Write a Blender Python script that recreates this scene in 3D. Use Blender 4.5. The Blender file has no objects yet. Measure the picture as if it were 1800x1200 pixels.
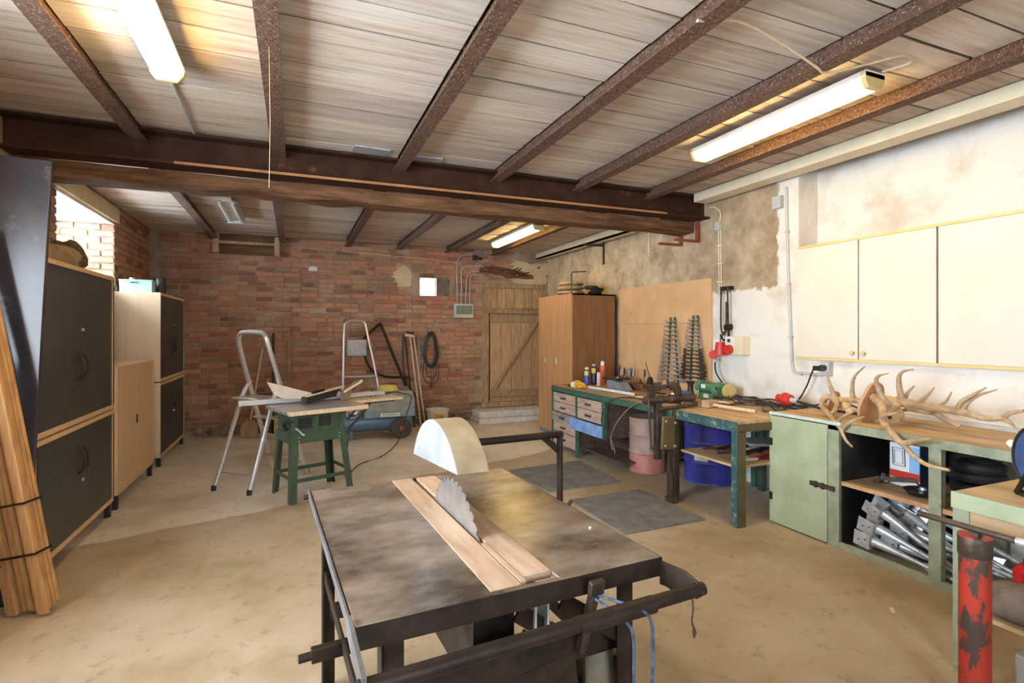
import bpy, bmesh, math, random
from mathutils import Vector, Matrix, Euler
rnd = random.Random(7)
PI = math.pi
S = bpy.context.scene
COL = S.collection
R = math.radians

# ------------------------------------------------------------------ camera, world, exposure
TH = math.atan(382/935)
cam = bpy.data.cameras.new('camera'); camo = bpy.data.objects.new('camera', cam); COL.objects.link(camo)
cam.sensor_width = 36; cam.lens = 36*935/1800; cam.clip_start = .05
cam.shift_y = -17/1800
camo.location = (0, 0, 1.55); camo.rotation_euler = (PI/2, 0, -TH)
S.camera = camo

w = bpy.data.worlds.new('sky'); S.world = w; w.use_nodes = True
bg = w.node_tree.nodes['Background']
bg.inputs[0].default_value = (.76, .88, 1.0, 1); bg.inputs[1].default_value = 25.0
vs = S.view_settings
vs.view_transform = 'Standard'; vs.look = 'None'; vs.gamma = 1; vs.use_curve_mapping = False
vs.exposure = .55
LAMP_E = 26.0
LAMP_C = (1.0, .66, .25)

def portal(name, loc, rot, sx, sy):
    l = bpy.data.lights.new(name, 'AREA'); l.shape = 'RECTANGLE'; l.size = sx; l.size_y = sy
    l.cycles.is_portal = True
    o = bpy.data.objects.new(name, l); COL.objects.link(o); o.location = loc; o.rotation_euler = rot
portal('daylight_portal', (.45, -2.0, 1.75), (PI/2, 0, PI), .9, 1.1)      # window behind the camera
portal('daylight_portal', (-2.48, 6.52, 2.42), (0, -PI/2, 0), .74, 1.5)    # left window
portal('daylight_portal', (-2.38, 1.6, 1.85), (0, -PI/2, 0), 1.4, 2.2)   # left front window

# ------------------------------------------------------------------ materials
MATS = {}
def mat(name, c1, c2=None, scale=6.0, rough=.6, metal=0.0, bump=0.0, stretch=(1,1,1), det=8, lo=.35, hi=.65,
        rand=0.0, c3=None, scale3=20, spec=.5, lo3=.55, hi3=.7, coat=0, bscale=None, world=False):
    if name in MATS: return MATS[name]
    m = bpy.data.materials.new(name); m.use_nodes = True; MATS[name] = m
    N = m.node_tree.nodes; L = m.node_tree.links; b = N['Principled BSDF']
    b.inputs['Roughness'].default_value = rough; b.inputs['Metallic'].default_value = metal
    b.inputs['Specular IOR Level'].default_value = spec
    if coat: b.inputs['Coat Weight'].default_value = coat; b.inputs['Coat Roughness'].default_value = .15
    b.inputs['Base Color'].default_value = (*c1, 1)
    if c2 is None and not bump: return m
    if world:
        src = N.new('ShaderNodeNewGeometry').outputs['Position']
    else:
        src = N.new('ShaderNodeTexCoord').outputs['Object']
    mp = N.new('ShaderNodeMapping'); mp.inputs['Scale'].default_value = stretch
    L.new(src, mp.inputs[0])
    nz = N.new('ShaderNodeTexNoise'); nz.inputs['Scale'].default_value = scale; nz.inputs['Detail'].default_value = det
    nz.inputs['Roughness'].default_value = .62
    L.new(mp.outputs[0], nz.inputs['Vector'])
    col = None
    if c2 is not None:
        cr = N.new('ShaderNodeValToRGB'); cr.color_ramp.elements[0].position = lo; cr.color_ramp.elements[1].position = hi
        cr.color_ramp.elements[0].color = (*c1, 1); cr.color_ramp.elements[1].color = (*c2, 1)
        L.new(nz.outputs[0], cr.inputs[0]); col = cr.outputs[0]
    if c3 is not None:
        n3 = N.new('ShaderNodeTexNoise'); n3.inputs['Scale'].default_value = scale3; n3.inputs['Detail'].default_value = 8
        n3.inputs['Roughness'].default_value = .7
        L.new(mp.outputs[0], n3.inputs['Vector'])
        r3 = N.new('ShaderNodeValToRGB'); r3.color_ramp.elements[0].position = lo3; r3.color_ramp.elements[1].position = hi3
        L.new(n3.outputs[0], r3.inputs[0])
        mx = N.new('ShaderNodeMixRGB'); mx.inputs[2].default_value = (*c3, 1)
        L.new(r3.outputs[0], mx.inputs[0]); L.new(col, mx.inputs[1]); col = mx.outputs[0]
    if rand:
        g = N.new('ShaderNodeNewGeometry'); oi = N.new('ShaderNodeObjectInfo')
        ad = N.new('ShaderNodeMath'); ad.operation = 'ADD'; L.new(g.outputs['Random Per Island'], ad.inputs[0]); L.new(oi.outputs['Random'], ad.inputs[1])
        fr = N.new('ShaderNodeMath'); fr.operation = 'FRACT'; L.new(ad.outputs[0], fr.inputs[0])
        mr = N.new('ShaderNodeMapRange'); mr.inputs[3].default_value = 1-rand; mr.inputs[4].default_value = 1+rand*.7
        L.new(fr.outputs[0], mr.inputs[0])
        hs = N.new('ShaderNodeHueSaturation'); L.new(mr.outputs[0], hs.inputs['Value']); L.new(col, hs.inputs['Color'])
        col = hs.outputs[0]
    if col is not None: L.new(col, b.inputs['Base Color'])
    if bump:
        nb = nz
        if bscale:
            nb = N.new('ShaderNodeTexNoise'); nb.inputs['Scale'].default_value = bscale; nb.inputs['Detail'].default_value = 6
            L.new(mp.outputs[0], nb.inputs['Vector'])
        bp = N.new('ShaderNodeBump'); bp.inputs['Strength'].default_value = bump; bp.inputs['Distance'].default_value = .02
        L.new(nb.outputs[0], bp.inputs['Height']); L.new(bp.outputs[0], b.inputs['Normal'])
    return m

def emit(name, c, s):
    m = bpy.data.materials.new(name); m.use_nodes = True; N = m.node_tree.nodes
    b = N['Principled BSDF']; b.inputs['Base Color'].default_value = (.9, .9, .9, 1)
    b.inputs['Emission Color'].default_value = (*c, 1); b.inputs['Emission Strength'].default_value = s
    return m

M_green = mat('dark_green_paint', (.03,.085,.055), (.05,.13,.085), 14, .5, c3=(.25,.24,.2), scale3=18, lo3=.58, hi3=.68)
M_dgreen = mat('bottle_green_paint', (.035,.065,.038), (.05,.09,.052), 9, .42)
M_teal = mat('worn_teal_paint', (.022,.07,.062), (.045,.11,.10), 16, .5, c3=(.28,.28,.25), scale3=16, lo3=.54, hi3=.66)
M_pale = mat('pale_green_paint', (.33,.38,.23), (.42,.47,.31), 5, .55, c3=(.36,.34,.24), scale3=9, lo3=.56, hi3=.8)
M_paled = mat('worn_pale_green', (.23,.26,.17), (.33,.36,.25), 12, .6, c3=(.20,.12,.09), scale3=14, lo3=.6, hi3=.75)
M_steelbeam = mat('brown_painted_steel', (.034,.014,.008), (.060,.027,.015), 8, .75, spec=.15, c3=(.16,.06,.025), scale3=5, lo3=.62, hi3=.7)
M_joist = mat('rusty_whitewashed_steel', (.06,.027,.014), (.15,.075,.042), 40, .85, c3=(.42,.33,.27), scale3=90, lo3=.56, hi3=.66, bump=.6)
M_timber = mat('old_brown_timber', (.085,.038,.018), (.23,.12,.06), 5, .85, spec=.2, stretch=(.5,4,4), bump=.3, c3=(.05,.025,.012), scale3=4, lo3=.5, hi3=.75)
M_timbery = mat('old_grey_timber', (.26,.16,.09), (.46,.31,.18), 8, .8, stretch=(3,3,.6), bump=.3)
M_wtop = mat('oily_wooden_top', (.30,.19,.10), (.52,.36,.20), 4, .65, stretch=(3,.6,3), c3=(.17,.11,.06), scale3=6, lo3=.56, hi3=.74)
M_wtopx = mat('worn_wooden_top', (.36,.22,.10), (.60,.43,.23), 3.5, .65, stretch=(3,.5,3), c3=(.66,.60,.46), scale3=3, lo3=.58, hi3=.72)
M_beech = mat('beech_laminate', (.62,.40,.21), (.70,.48,.28), 5, .45, stretch=(6,6,.7))
M_beechs = mat('beech_side', (.66,.50,.33), (.72,.56,.38), 4, .5, stretch=(6,6,.5))
M_anth = mat('anthracite_tambour', (.035,.038,.036), (.055,.055,.048), 3, .38)
M_black = mat('black_plastic', (.012,.012,.013), (.02,.02,.02), 10, .4)
M_blackr = mat('black_rubber', (.012,.011,.011), (.022,.02,.02), 10, .7)
M_panel = mat('dark_laminate_panel', (.022,.022,.032), (.045,.045,.06), 3, .25, c3=(.13,.13,.17), scale3=5, lo3=.6, hi3=.8)
M_pine = mat('pine_board', (.36,.17,.06), (.54,.30,.12), 4, .55, stretch=(9,9,.7), c3=(.26,.11,.04), scale3=2.5, lo3=.62, hi3=.7, rand=.22)
M_alu = mat('brushed_aluminium', (.62,.62,.62), (.75,.75,.75), 30, .33, .85)
M_alud = mat('dull_aluminium', (.42,.42,.42), (.6,.6,.6), 20, .45, .7)
M_galv = mat('galvanised_steel', (.50,.53,.57), (.68,.71,.75), 30, .42, .55)
M_iron = mat('dark_rusty_iron', (.012,.008,.006), (.042,.027,.018), 12, .55, .5, bump=.2)
M_saw = mat('worn_steel_table', (.085,.065,.05), (.42,.35,.28), 2.6, .27, .45, c3=(.42,.22,.11), scale3=3.2, lo3=.56, hi3=.80, bump=.05, stretch=(1,1.6,1))
M_blade = mat('saw_blade_steel', (.36,.35,.34), (.48,.46,.44), 14, .35, .8)
M_strip = mat('insert_board', (.36,.24,.155), (.56,.41,.29), 3, .6, stretch=(6,1,3), c3=(.30,.18,.10), scale3=7, lo3=.6, hi3=.8)
M_guardw = mat('white_guard_paint', (.22,.23,.245), (.32,.33,.35), 6, .5, c3=(.45,.42,.38), scale3=5, lo3=.58, hi3=.8)
M_guardt = mat('dusty_beige_guard', (.28,.215,.13), (.40,.32,.20), 9, .7, bump=.1)
M_conc = mat('step_concrete', (.55,.53,.50), (.74,.72,.69), 12, .8, bump=.3)
M_white = mat('cream_laminate', (.66,.63,.55), (.72,.69,.60), 2, .4)
M_yell = mat('yellow_edge_strip', (.66,.50,.20), (.74,.58,.28), 4, .5)
M_knob = mat('turned_beech_knob', (.62,.42,.18), (.7,.5,.25), 9, .4)
M_redgap = mat('red_brown_door_edge', (.30,.06,.03), (.36,.09,.05), 9, .5)
M_hard = mat('hardboard', (.62,.36,.17), (.72,.45,.24), 2.5, .6, c3=(.48,.26,.12), scale3=3, lo3=.55, hi3=.8)
M_cupb = mat('veneered_cupboard', (.40,.20,.085), (.54,.29,.13), 3, .45, stretch=(7,7,.5))
M_cupbd = mat('veneered_cupboard_side', (.20,.085,.03), (.28,.13,.05), 3, .5, stretch=(7,7,.5))
M_door = mat('barn_door_wood', (.36,.21,.11), (.58,.38,.21), 5, .8, stretch=(8,8,.8), bump=.3, rand=.12)
M_draw = mat('drawer_front_wood', (.36,.25,.19), (.56,.42,.33), 4, .65, stretch=(4,.9,6), c3=(.24,.17,.13), scale3=6, lo3=.55, hi3=.78)
M_drawg = mat('grey_worn_wood', (.16,.15,.14), (.34,.31,.28), 5, .7, stretch=(4,1,6))
M_dark = mat('dark_oily_wood', (.05,.03,.022), (.13,.075,.055), 4, .7, stretch=(4,1,6))
M_bluew = mat('blue_painted_board', (.15,.26,.55), (.26,.42,.72), 8, .6, c3=(.32,.36,.42), scale3=9, lo3=.6, hi3=.75)
M_rustdrum = mat('rusty_pink_drum', (.30,.19,.15), (.46,.33,.27), 6, .6, c3=(.50,.10,.08), scale3=3, lo3=.55, hi3=.68, bump=.08)
M_rustred = mat('faded_red_drum', (.42,.13,.11), (.50,.24,.19), 6, .6, c3=(.20,.12,.10), scale3=7, lo3=.58, hi3=.72)
M_blue = mat('cobalt_blue_paint', (.03,.035,.24), (.045,.05,.33), 5, .3)
M_lid = mat('dusty_drum_lid', (.36,.38,.36), (.46,.48,.45), 9, .6)
M_red = mat('red_plastic', (.50,.03,.015), (.60,.05,.03), 9, .4)
M_redpaint = mat('chipped_red_paint', (.36,.025,.012), (.46,.04,.02), 9, .5, c3=(.06,.038,.03), scale3=11, lo3=.49, hi3=.52, stretch=(1,1,.5))
M_vise = mat('vise_iron', (.045,.032,.024), (.11,.078,.056), 10, .5, .5, c3=(.22,.11,.05), scale3=7, lo3=.58, hi3=.75)
M_vplate = mat('olive_brown_plate', (.10,.075,.03), (.15,.11,.05), 6, .5, .2)
M_antler = mat('antler_bone', (.30,.19,.10), (.52,.37,.23), 14, .5, c3=(.62,.48,.33), scale3=8, lo3=.5, hi3=.75, bump=.3, bscale=60)
M_skull = mat('skull_bone', (.52,.33,.14), (.68,.50,.28), 12, .55, c3=(.30,.16,.07), scale3=9, lo3=.58, hi3=.72)
M_shield = mat('trophy_shield_wood', (.46,.24,.11), (.58,.34,.18), 7, .4)
M_copper = mat('compressor_blue', (.10,.19,.30), (.15,.26,.38), 6, .35, .2)
M_cgrey = mat('dusty_grey_panel', (.25,.24,.22), (.38,.37,.34), 5, .55)
M_cteal = mat('compressor_housing', (.18,.28,.32), (.25,.35,.39), 8, .45)
M_tyre = mat('tyre_rubber', (.05,.045,.04), (.09,.08,.07), 9, .8)
M_hub = mat('red_wheel_hub', (.55,.06,.04), (.65,.12,.08), 9, .4)
M_bucket = mat('yellowed_plastic_bucket', (.66,.62,.50), (.74,.70,.58), 6, .45)
M_mat = mat('grey_rubber_mat', (.115,.115,.115), (.20,.20,.19), 7, .85, c3=(.30,.29,.26), scale3=60, lo3=.62, hi3=.72, bump=.2, bscale=120)
M_whitep = mat('white_plastic', (.78,.77,.74), (.84,.83,.8), 9, .4)
M_greyp = mat('grey_plastic', (.45,.47,.48), (.52,.54,.55), 9, .45)
M_mint = mat('mint_metal_box', (.28,.50,.42), (.36,.58,.5), 8, .4)
M_jute = mat('jute_sack', (.34,.23,.11), (.55,.40,.22), 12, .9, bump=.5, bscale=70, c3=(.16,.10,.05), scale3=6, lo3=.55, hi3=.7)
M_orange = mat('orange_yellow_plastic', (.75,.36,.02), (.8,.5,.06), 9, .4)
M_yel = mat('yellow_cord', (.75,.6,.12), (.8,.68,.2), 9, .5)
M_bluec = mat('blue_can_paint', (.05,.05,.38), (.06,.06,.45), 9, .3)
M_navy = mat('navy_can_paint', (.012,.014,.05), (.02,.02,.07), 9, .3)
M_pink = mat('pink_label', (.78,.50,.55), (.82,.60,.62), 9, .4)
M_orr = mat('orange_red_can', (.66,.12,.05), (.72,.18,.08), 9, .35)
M_grind = mat('grinder_green', (.07,.20,.11), (.10,.27,.15), 9, .35)
M_brass = mat('polishing_wheel', (.50,.38,.14), (.6,.46,.2), 9, .7)
M_straw = mat('pale_handle_wood', (.58,.42,.26), (.72,.56,.38), 8, .6, stretch=(5,5,1))
M_headw = mat('beech_mallet_wood', (.40,.25,.15), (.52,.34,.21), 8, .6)
M_acry = mat('dusty_saw_guard_plastic', (.60,.52,.44), (.72,.64,.56), 9, .35)
M_cab = mat('black_cable', (.015,.015,.018), (.03,.03,.032), 9, .45)
M_gcab = mat('grey_cable', (.16,.15,.14), (.22,.21,.2), 9, .5)
M_clay = mat('cloth_brown', (.17,.13,.10), (.27,.21,.17), 9, .9, bump=.3)
M_blueg = mat('reel_blue_plastic', (.04,.08,.20), (.06,.11,.26), 9, .35)
M_boxw = mat('box_print_white', (.72,.77,.80), (.78,.82,.85), 5, .4)
M_boxb = mat('box_print_blue', (.22,.45,.78), (.32,.55,.85), 5, .4)
M_gold = mat('brown_glass_dirty', (.20,.13,.05), (.3,.2,.08), 5, .3)
M_glass = mat('panel_glass', (.12,.16,.13), (.2,.24,.19), 12, .15)
M_paper = mat('paper_label', (.80,.80,.78), (.85,.85,.83), 9, .6)
M_ink = mat('dark_print', (.03,.03,.04), (.05,.05,.06), 9, .6)
M_lime = mat('lime_plaster_cream', (.52,.40,.24), (.66,.52,.33), 5, .9, bump=.5)
M_sill = mat('pale_soffit_plaster', (.72,.74,.74), (.82,.83,.83), 4, .85, bump=.3)
M_rail = mat('cream_painted_rail', (.68,.60,.42), (.76,.68,.50), 6, .5, c3=(.45,.34,.2), scale3=9, lo3=.62, hi3=.8)
M_rope = mat('blue_rope', (.02,.035,.08), (.09,.12,.19), 60, .8)
M_rust = mat('rust_red_bracket', (.22,.05,.025), (.30,.08,.04), 9, .6)
M_cobble = mat('fluff_grey', (.32,.28,.22), (.40,.35,.28), 9, .9)
M_motor = mat('olive_grey_motor', (.13,.115,.08), (.21,.185,.13), 8, .5)

# brick: variation by brick plus whitewash and soot stains that lie on the wall
def brick_mat(name, hue=1.0, pale=0.0):
    m = bpy.data.materials.new(name); m.use_nodes = True
    N = m.node_tree.nodes; L = m.node_tree.links; b = N['Principled BSDF']
    b.inputs['Roughness'].default_value = .88
    g = N.new('ShaderNodeNewGeometry'); oi = N.new('ShaderNodeObjectInfo')
    ad = N.new('ShaderNodeMath'); L.new(g.outputs['Random Per Island'], ad.inputs[0]); L.new(oi.outputs['Random'], ad.inputs[1])
    fr = N.new('ShaderNodeMath'); fr.operation = 'FRACT'; L.new(ad.outputs[0], fr.inputs[0])
    cr = N.new('ShaderNodeValToRGB'); e = cr.color_ramp.elements
    cols = [(.0,(.19,.085,.055)),(.18,(.32,.12,.07)),(.4,(.42,.165,.095)),(.62,(.46,.21,.115)),(.78,(.38,.20,.11)),(.9,(.25,.15,.10)),(1,(.50,.26,.15))]
    e[0].position = 0; e[0].color = (*cols[0][1],1); e[1].position = 1; e[1].color = (*cols[-1][1],1)
    for p, c in cols[1:-1]:
        n = e.new(p); n.color = (*c,1)
    L.new(fr.outputs[0], cr.inputs[0])
    nz = N.new('ShaderNodeTexNoise'); nz.inputs['Scale'].default_value = 2.0; nz.inputs['Detail'].default_value = 9; nz.inputs['Roughness'].default_value = .68
    L.new(g.outputs['Position'], nz.inputs['Vector'])
    r2 = N.new('ShaderNodeValToRGB'); r2.color_ramp.elements[0].position = .50-pale; r2.color_ramp.elements[1].position = .74-pale
    L.new(nz.outputs[0], r2.inputs[0])
    mu = N.new('ShaderNodeMath'); mu.operation = 'MULTIPLY'; mu.inputs[1].default_value = .62; L.new(r2.outputs[0], mu.inputs[0])
    mx = N.new('ShaderNodeMixRGB'); mx.inputs[2].default_value = (.50,.38,.29,1)
    L.new(mu.outputs[0], mx.inputs[0]); L.new(cr.outputs[0], mx.inputs[1])
    # damp dark and salty band near the ground
    sp = N.new('ShaderNodeSeparateXYZ'); L.new(g.outputs['Position'], sp.inputs[0])
    mr = N.new('ShaderNodeMapRange'); mr.inputs[1].default_value = .05; mr.inputs[2].default_value = .55; mr.inputs[3].default_value = .8; mr.inputs[4].default_value = 0
    L.new(sp.outputs[2], mr.inputs[0])
    m2 = N.new('ShaderNodeMixRGB'); m2.inputs[2].default_value = (.085,.065,.045,1)
    n2 = N.new('ShaderNodeTexNoise'); n2.inputs['Scale'].default_value = 5; n2.inputs['Detail'].default_value = 6; L.new(g.outputs['Position'], n2.inputs['Vector'])
    mm = N.new('ShaderNodeMath'); mm.operation = 'MULTIPLY'; L.new(mr.outputs[0], mm.inputs[0]); L.new(n2.outputs[0], mm.inputs[1])
    m3 = N.new('ShaderNodeMath'); m3.operation = 'MULTIPLY'; m3.inputs[1].default_value = 1.5; m3.use_clamp = True; L.new(mm.outputs[0], m3.inputs[0])
    L.new(m3.outputs[0], m2.inputs[0]); L.new(mx.outputs[0], m2.inputs[1]); L.new(m2.outputs[0], b.inputs['Base Color'])
    nb = N.new('ShaderNodeTexNoise'); nb.inputs['Scale'].default_value = 45; nb.inputs['Detail'].default_value = 5; L.new(g.outputs['Position'], nb.inputs['Vector'])
    bp = N.new('ShaderNodeBump'); bp.inputs['Strength'].default_value = .6; bp.inputs['Distance'].default_value = .006
    L.new(nb.outputs[0], bp.inputs['Height']); L.new(bp.outputs[0], b.inputs['Normal'])
    return m
M_brick = brick_mat('old_red_brick')
M_brickp = brick_mat('pale_red_brick', pale=.04)
M_mortar = mat('dirty_mortar', (.24,.17,.11), (.42,.32,.23), 3, .95, bump=.5, bscale=30, c3=(.55,.42,.32), scale3=2, lo3=.55, hi3=.8, world=True)

def ceiling_mat():
    m = bpy.data.materials.new('whitewashed_ceiling_plank'); m.use_nodes = True
    N = m.node_tree.nodes; L = m.node_tree.links; b = N['Principled BSDF']; b.inputs['Roughness'].default_value = .9
    g = N.new('ShaderNodeNewGeometry'); oi = N.new('ShaderNodeObjectInfo')
    mp = N.new('ShaderNodeMapping'); mp.inputs['Scale'].default_value = (.9, 12, 1); L.new(g.outputs['Position'], mp.inputs[0])
    # every plank gets its own slice of the streak noise
    cx = N.new('ShaderNodeCombineXYZ'); mu = N.new('ShaderNodeMath'); mu.operation = 'MULTIPLY'; mu.inputs[1].default_value = 40
    L.new(oi.outputs['Random'], mu.inputs[0]); L.new(mu.outputs[0], cx.inputs[2])
    va = N.new('ShaderNodeVectorMath'); L.new(mp.outputs[0], va.inputs[0]); L.new(cx.outputs[0], va.inputs[1])
    nz = N.new('ShaderNodeTexNoise'); nz.inputs['Scale'].default_value = 1.4; nz.inputs['Detail'].default_value = 9; nz.inputs['Roughness'].default_value = .7
    L.new(va.outputs[0], nz.inputs['Vector'])
    cr = N.new('ShaderNodeValToRGB'); e = cr.color_ramp.elements
    e[0].position = .27; e[0].color = (.24,.16,.11,1); e[1].position = .70; e[1].color = (.68,.61,.525,1)
    n = e.new(.38); n.color = (.47,.36,.275,1); n = e.new(.50); n.color = (.59,.50,.41,1)
    L.new(nz.outputs[0], cr.inputs[0])
    mr = N.new('ShaderNodeMapRange'); mr.inputs[3].default_value = .78; mr.inputs[4].default_value = 1.1; L.new(oi.outputs['Random'], mr.inputs[0])
    hs = N.new('ShaderNodeHueSaturation'); L.new(mr.outputs[0], hs.inputs['Value']); L.new(cr.outputs[0], hs.inputs['Color'])
    L.new(hs.outputs[0], b.inputs['Base Color'])
    bp = N.new('ShaderNodeBump'); bp.inputs['Strength'].default_value = .22; bp.inputs['Distance'].default_value = .004
    wv = N.new('ShaderNodeTexWave'); wv.bands_direction = 'Y'; wv.inputs['Scale'].default_value = 9; wv.inputs['Distortion'].default_value = .6; wv.inputs['Detail'].default_value = 2
    L.new(g.outputs['Position'], wv.inputs['Vector']); L.new(wv.outputs[1], bp.inputs['Height']); L.new(bp.outputs[0], b.inputs['Normal'])
    return m
M_ceil = ceiling_mat()
M_ceilback = mat('dark_ceiling_void', (.02,.012,.008), (.04,.025,.016), 5, .9)

def floor_mat():
    m = bpy.data.materials.new('worn_concrete_floor'); m.use_nodes = True
    N = m.node_tree.nodes; L = m.node_tree.links; b = N['Principled BSDF']
    g = N.new('ShaderNodeNewGeometry')
    def noise(s, d, r=.6):
        n = N.new('ShaderNodeTexNoise'); n.inputs['Scale'].default_value = s; n.inputs['Detail'].default_value = d; n.inputs['Roughness'].default_value = r
        L.new(g.outputs['Position'], n.inputs['Vector']); return n
    a = noise(.8, 7); cr = N.new('ShaderNodeValToRGB'); e = cr.color_ramp.elements
    e[0].position = .36; e[0].color = (.31,.23,.125,1); e[1].position = .66; e[1].color = (.50,.43,.33,1)
    n = e.new(.5); n.color = (.42,.34,.235,1)
    L.new(a.outputs[0], cr.inputs[0])
    s = noise(9, 9, .75); r2 = N.new('ShaderNodeValToRGB'); r2.color_ramp.elements[0].position = .55; r2.color_ramp.elements[1].position = .68
    L.new(s.outputs[0], r2.inputs[0])
    mm = N.new('ShaderNodeMath'); mm.operation = 'MULTIPLY'; mm.inputs[1].default_value = .55; L.new(r2.outputs[0], mm.inputs[0])
    mx = N.new('ShaderNodeMixRGB'); mx.inputs[2].default_value = (.15,.105,.065,1); L.new(mm.outputs[0], mx.inputs[0]); L.new(cr.outputs[0], mx.inputs[1])
    # two floor tones: the rear area is coloured lighter and greyer; the border wanders
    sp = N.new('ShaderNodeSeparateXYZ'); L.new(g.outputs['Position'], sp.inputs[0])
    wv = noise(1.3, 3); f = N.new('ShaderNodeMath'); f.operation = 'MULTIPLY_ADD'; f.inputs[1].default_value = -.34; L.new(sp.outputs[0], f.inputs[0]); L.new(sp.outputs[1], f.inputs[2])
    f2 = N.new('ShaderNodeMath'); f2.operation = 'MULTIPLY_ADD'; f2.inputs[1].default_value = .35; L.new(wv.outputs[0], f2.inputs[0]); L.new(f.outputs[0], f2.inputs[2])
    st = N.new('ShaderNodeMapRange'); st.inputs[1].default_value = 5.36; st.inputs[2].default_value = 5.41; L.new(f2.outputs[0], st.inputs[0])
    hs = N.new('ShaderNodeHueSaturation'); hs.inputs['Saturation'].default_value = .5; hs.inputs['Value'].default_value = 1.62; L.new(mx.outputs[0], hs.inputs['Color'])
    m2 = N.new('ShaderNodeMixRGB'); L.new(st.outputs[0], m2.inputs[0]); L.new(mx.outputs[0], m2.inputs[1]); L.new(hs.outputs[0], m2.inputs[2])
    L.new(m2.outputs[0], b.inputs['Base Color'])
    b.inputs['Roughness'].default_value = .62
    bp = N.new('ShaderNodeBump'); bp.inputs['Strength'].default_value = .25; bp.inputs['Distance'].default_value = .01
    L.new(s.outputs[0], bp.inputs['Height']); L.new(bp.outputs[0], b.inputs['Normal'])
    return m
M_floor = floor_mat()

def rightwall_mat():
    # limewashed plaster; bare grey-brown render above and behind the hardboard, with a ragged brushed edge
    m = bpy.data.materials.new('limewashed_wall'); m.use_nodes = True
    N = m.node_tree.nodes; L = m.node_tree.links; b = N['Principled BSDF']; b.inputs['Roughness'].default_value = .85
    g = N.new('ShaderNodeNewGeometry'); sp = N.new('ShaderNodeSeparateXYZ'); L.new(g.outputs['Position'], sp.inputs[0])
    def noise(s, d, r=.6):
        n = N.new('ShaderNodeTexNoise'); n.inputs['Scale'].default_value = s; n.inputs['Detail'].default_value = d; n.inputs['Roughness'].default_value = r
        L.new(g.outputs['Position'], n.inputs['Vector']); return n
    a = noise(2.2, 9, .65); cr = N.new('ShaderNodeValToRGB'); e = cr.color_ramp.elements
    e[0].position = .33; e[0].color = (.58,.52,.43,1); e[1].position = .52; e[1].color = (.76,.74,.69,1); L.new(a.outputs[0], cr.inputs[0])
    c = noise(3.0, 9, .7); c2 = N.new('ShaderNodeValToRGB'); e = c2.color_ramp.elements
    e[0].position = .34; e[0].color = (.25,.175,.10,1); e[1].position = .68; e[1].color = (.54,.43,.29,1); L.new(c.outputs[0], c2.inputs[0])
    rag = noise(9, 5, .6)
    def step(sock, off, wid, lo):   # sock + noise*off > lo
        q = N.new('ShaderNodeMath'); q.operation = 'MULTIPLY_ADD'; q.inputs[1].default_value = off; L.new(rag.outputs[0], q.inputs[0]); L.new(sock, q.inputs[2])
        r = N.new('ShaderNodeMapRange'); r.inputs[1].default_value = lo+off*.5; r.inputs[2].default_value = lo+off*.5+wid; L.new(q.outputs[0], r.inputs[0]); return r.outputs[0]
    y = step(sp.outputs[1], .14, .02, 3.80); z = step(sp.outputs[2], .22, .03, 1.97)
    mu = N.new('ShaderNodeMath'); mu.operation = 'MULTIPLY'; L.new(y, mu.inputs[0]); L.new(z, mu.inputs[1])
    y2 = step(sp.outputs[1], .1, .1, 4.75)
    mxx = N.new('ShaderNodeMath'); mxx.operation = 'MAXIMUM'; L.new(mu.outputs[0], mxx.inputs[0]); L.new(y2, mxx.inputs[1])
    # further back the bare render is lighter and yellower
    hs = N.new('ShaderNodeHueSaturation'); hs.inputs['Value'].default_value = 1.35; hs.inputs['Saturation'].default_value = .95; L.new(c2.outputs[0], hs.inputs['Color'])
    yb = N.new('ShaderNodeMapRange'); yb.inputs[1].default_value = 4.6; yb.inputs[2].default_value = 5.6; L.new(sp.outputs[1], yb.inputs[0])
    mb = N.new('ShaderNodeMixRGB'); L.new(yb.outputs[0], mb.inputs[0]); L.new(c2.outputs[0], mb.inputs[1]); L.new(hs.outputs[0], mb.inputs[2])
    mx = N.new('ShaderNodeMixRGB'); L.new(mxx.outputs[0], mx.inputs[0]); L.new(cr.outputs[0], mx.inputs[1]); L.new(mb.outputs[0], mx.inputs[2])
    L.new(mx.outputs[0], b.inputs['Base Color'])
    bb = noise(14, 7, .65); bp = N.new('ShaderNodeBump'); bp.inputs['Strength'].default_value = .45; bp.inputs['Distance'].default_value = .02
    L.new(bb.outputs[0], bp.inputs['Height']); L.new(bp.outputs[0], b.inputs['Normal'])
    return m
M_rwall = rightwall_mat()
M_leftw = mat('brown_rendered_brick', (.20,.12,.07), (.36,.23,.14), 5, .95, bump=.8, bscale=18, world=True)

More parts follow.
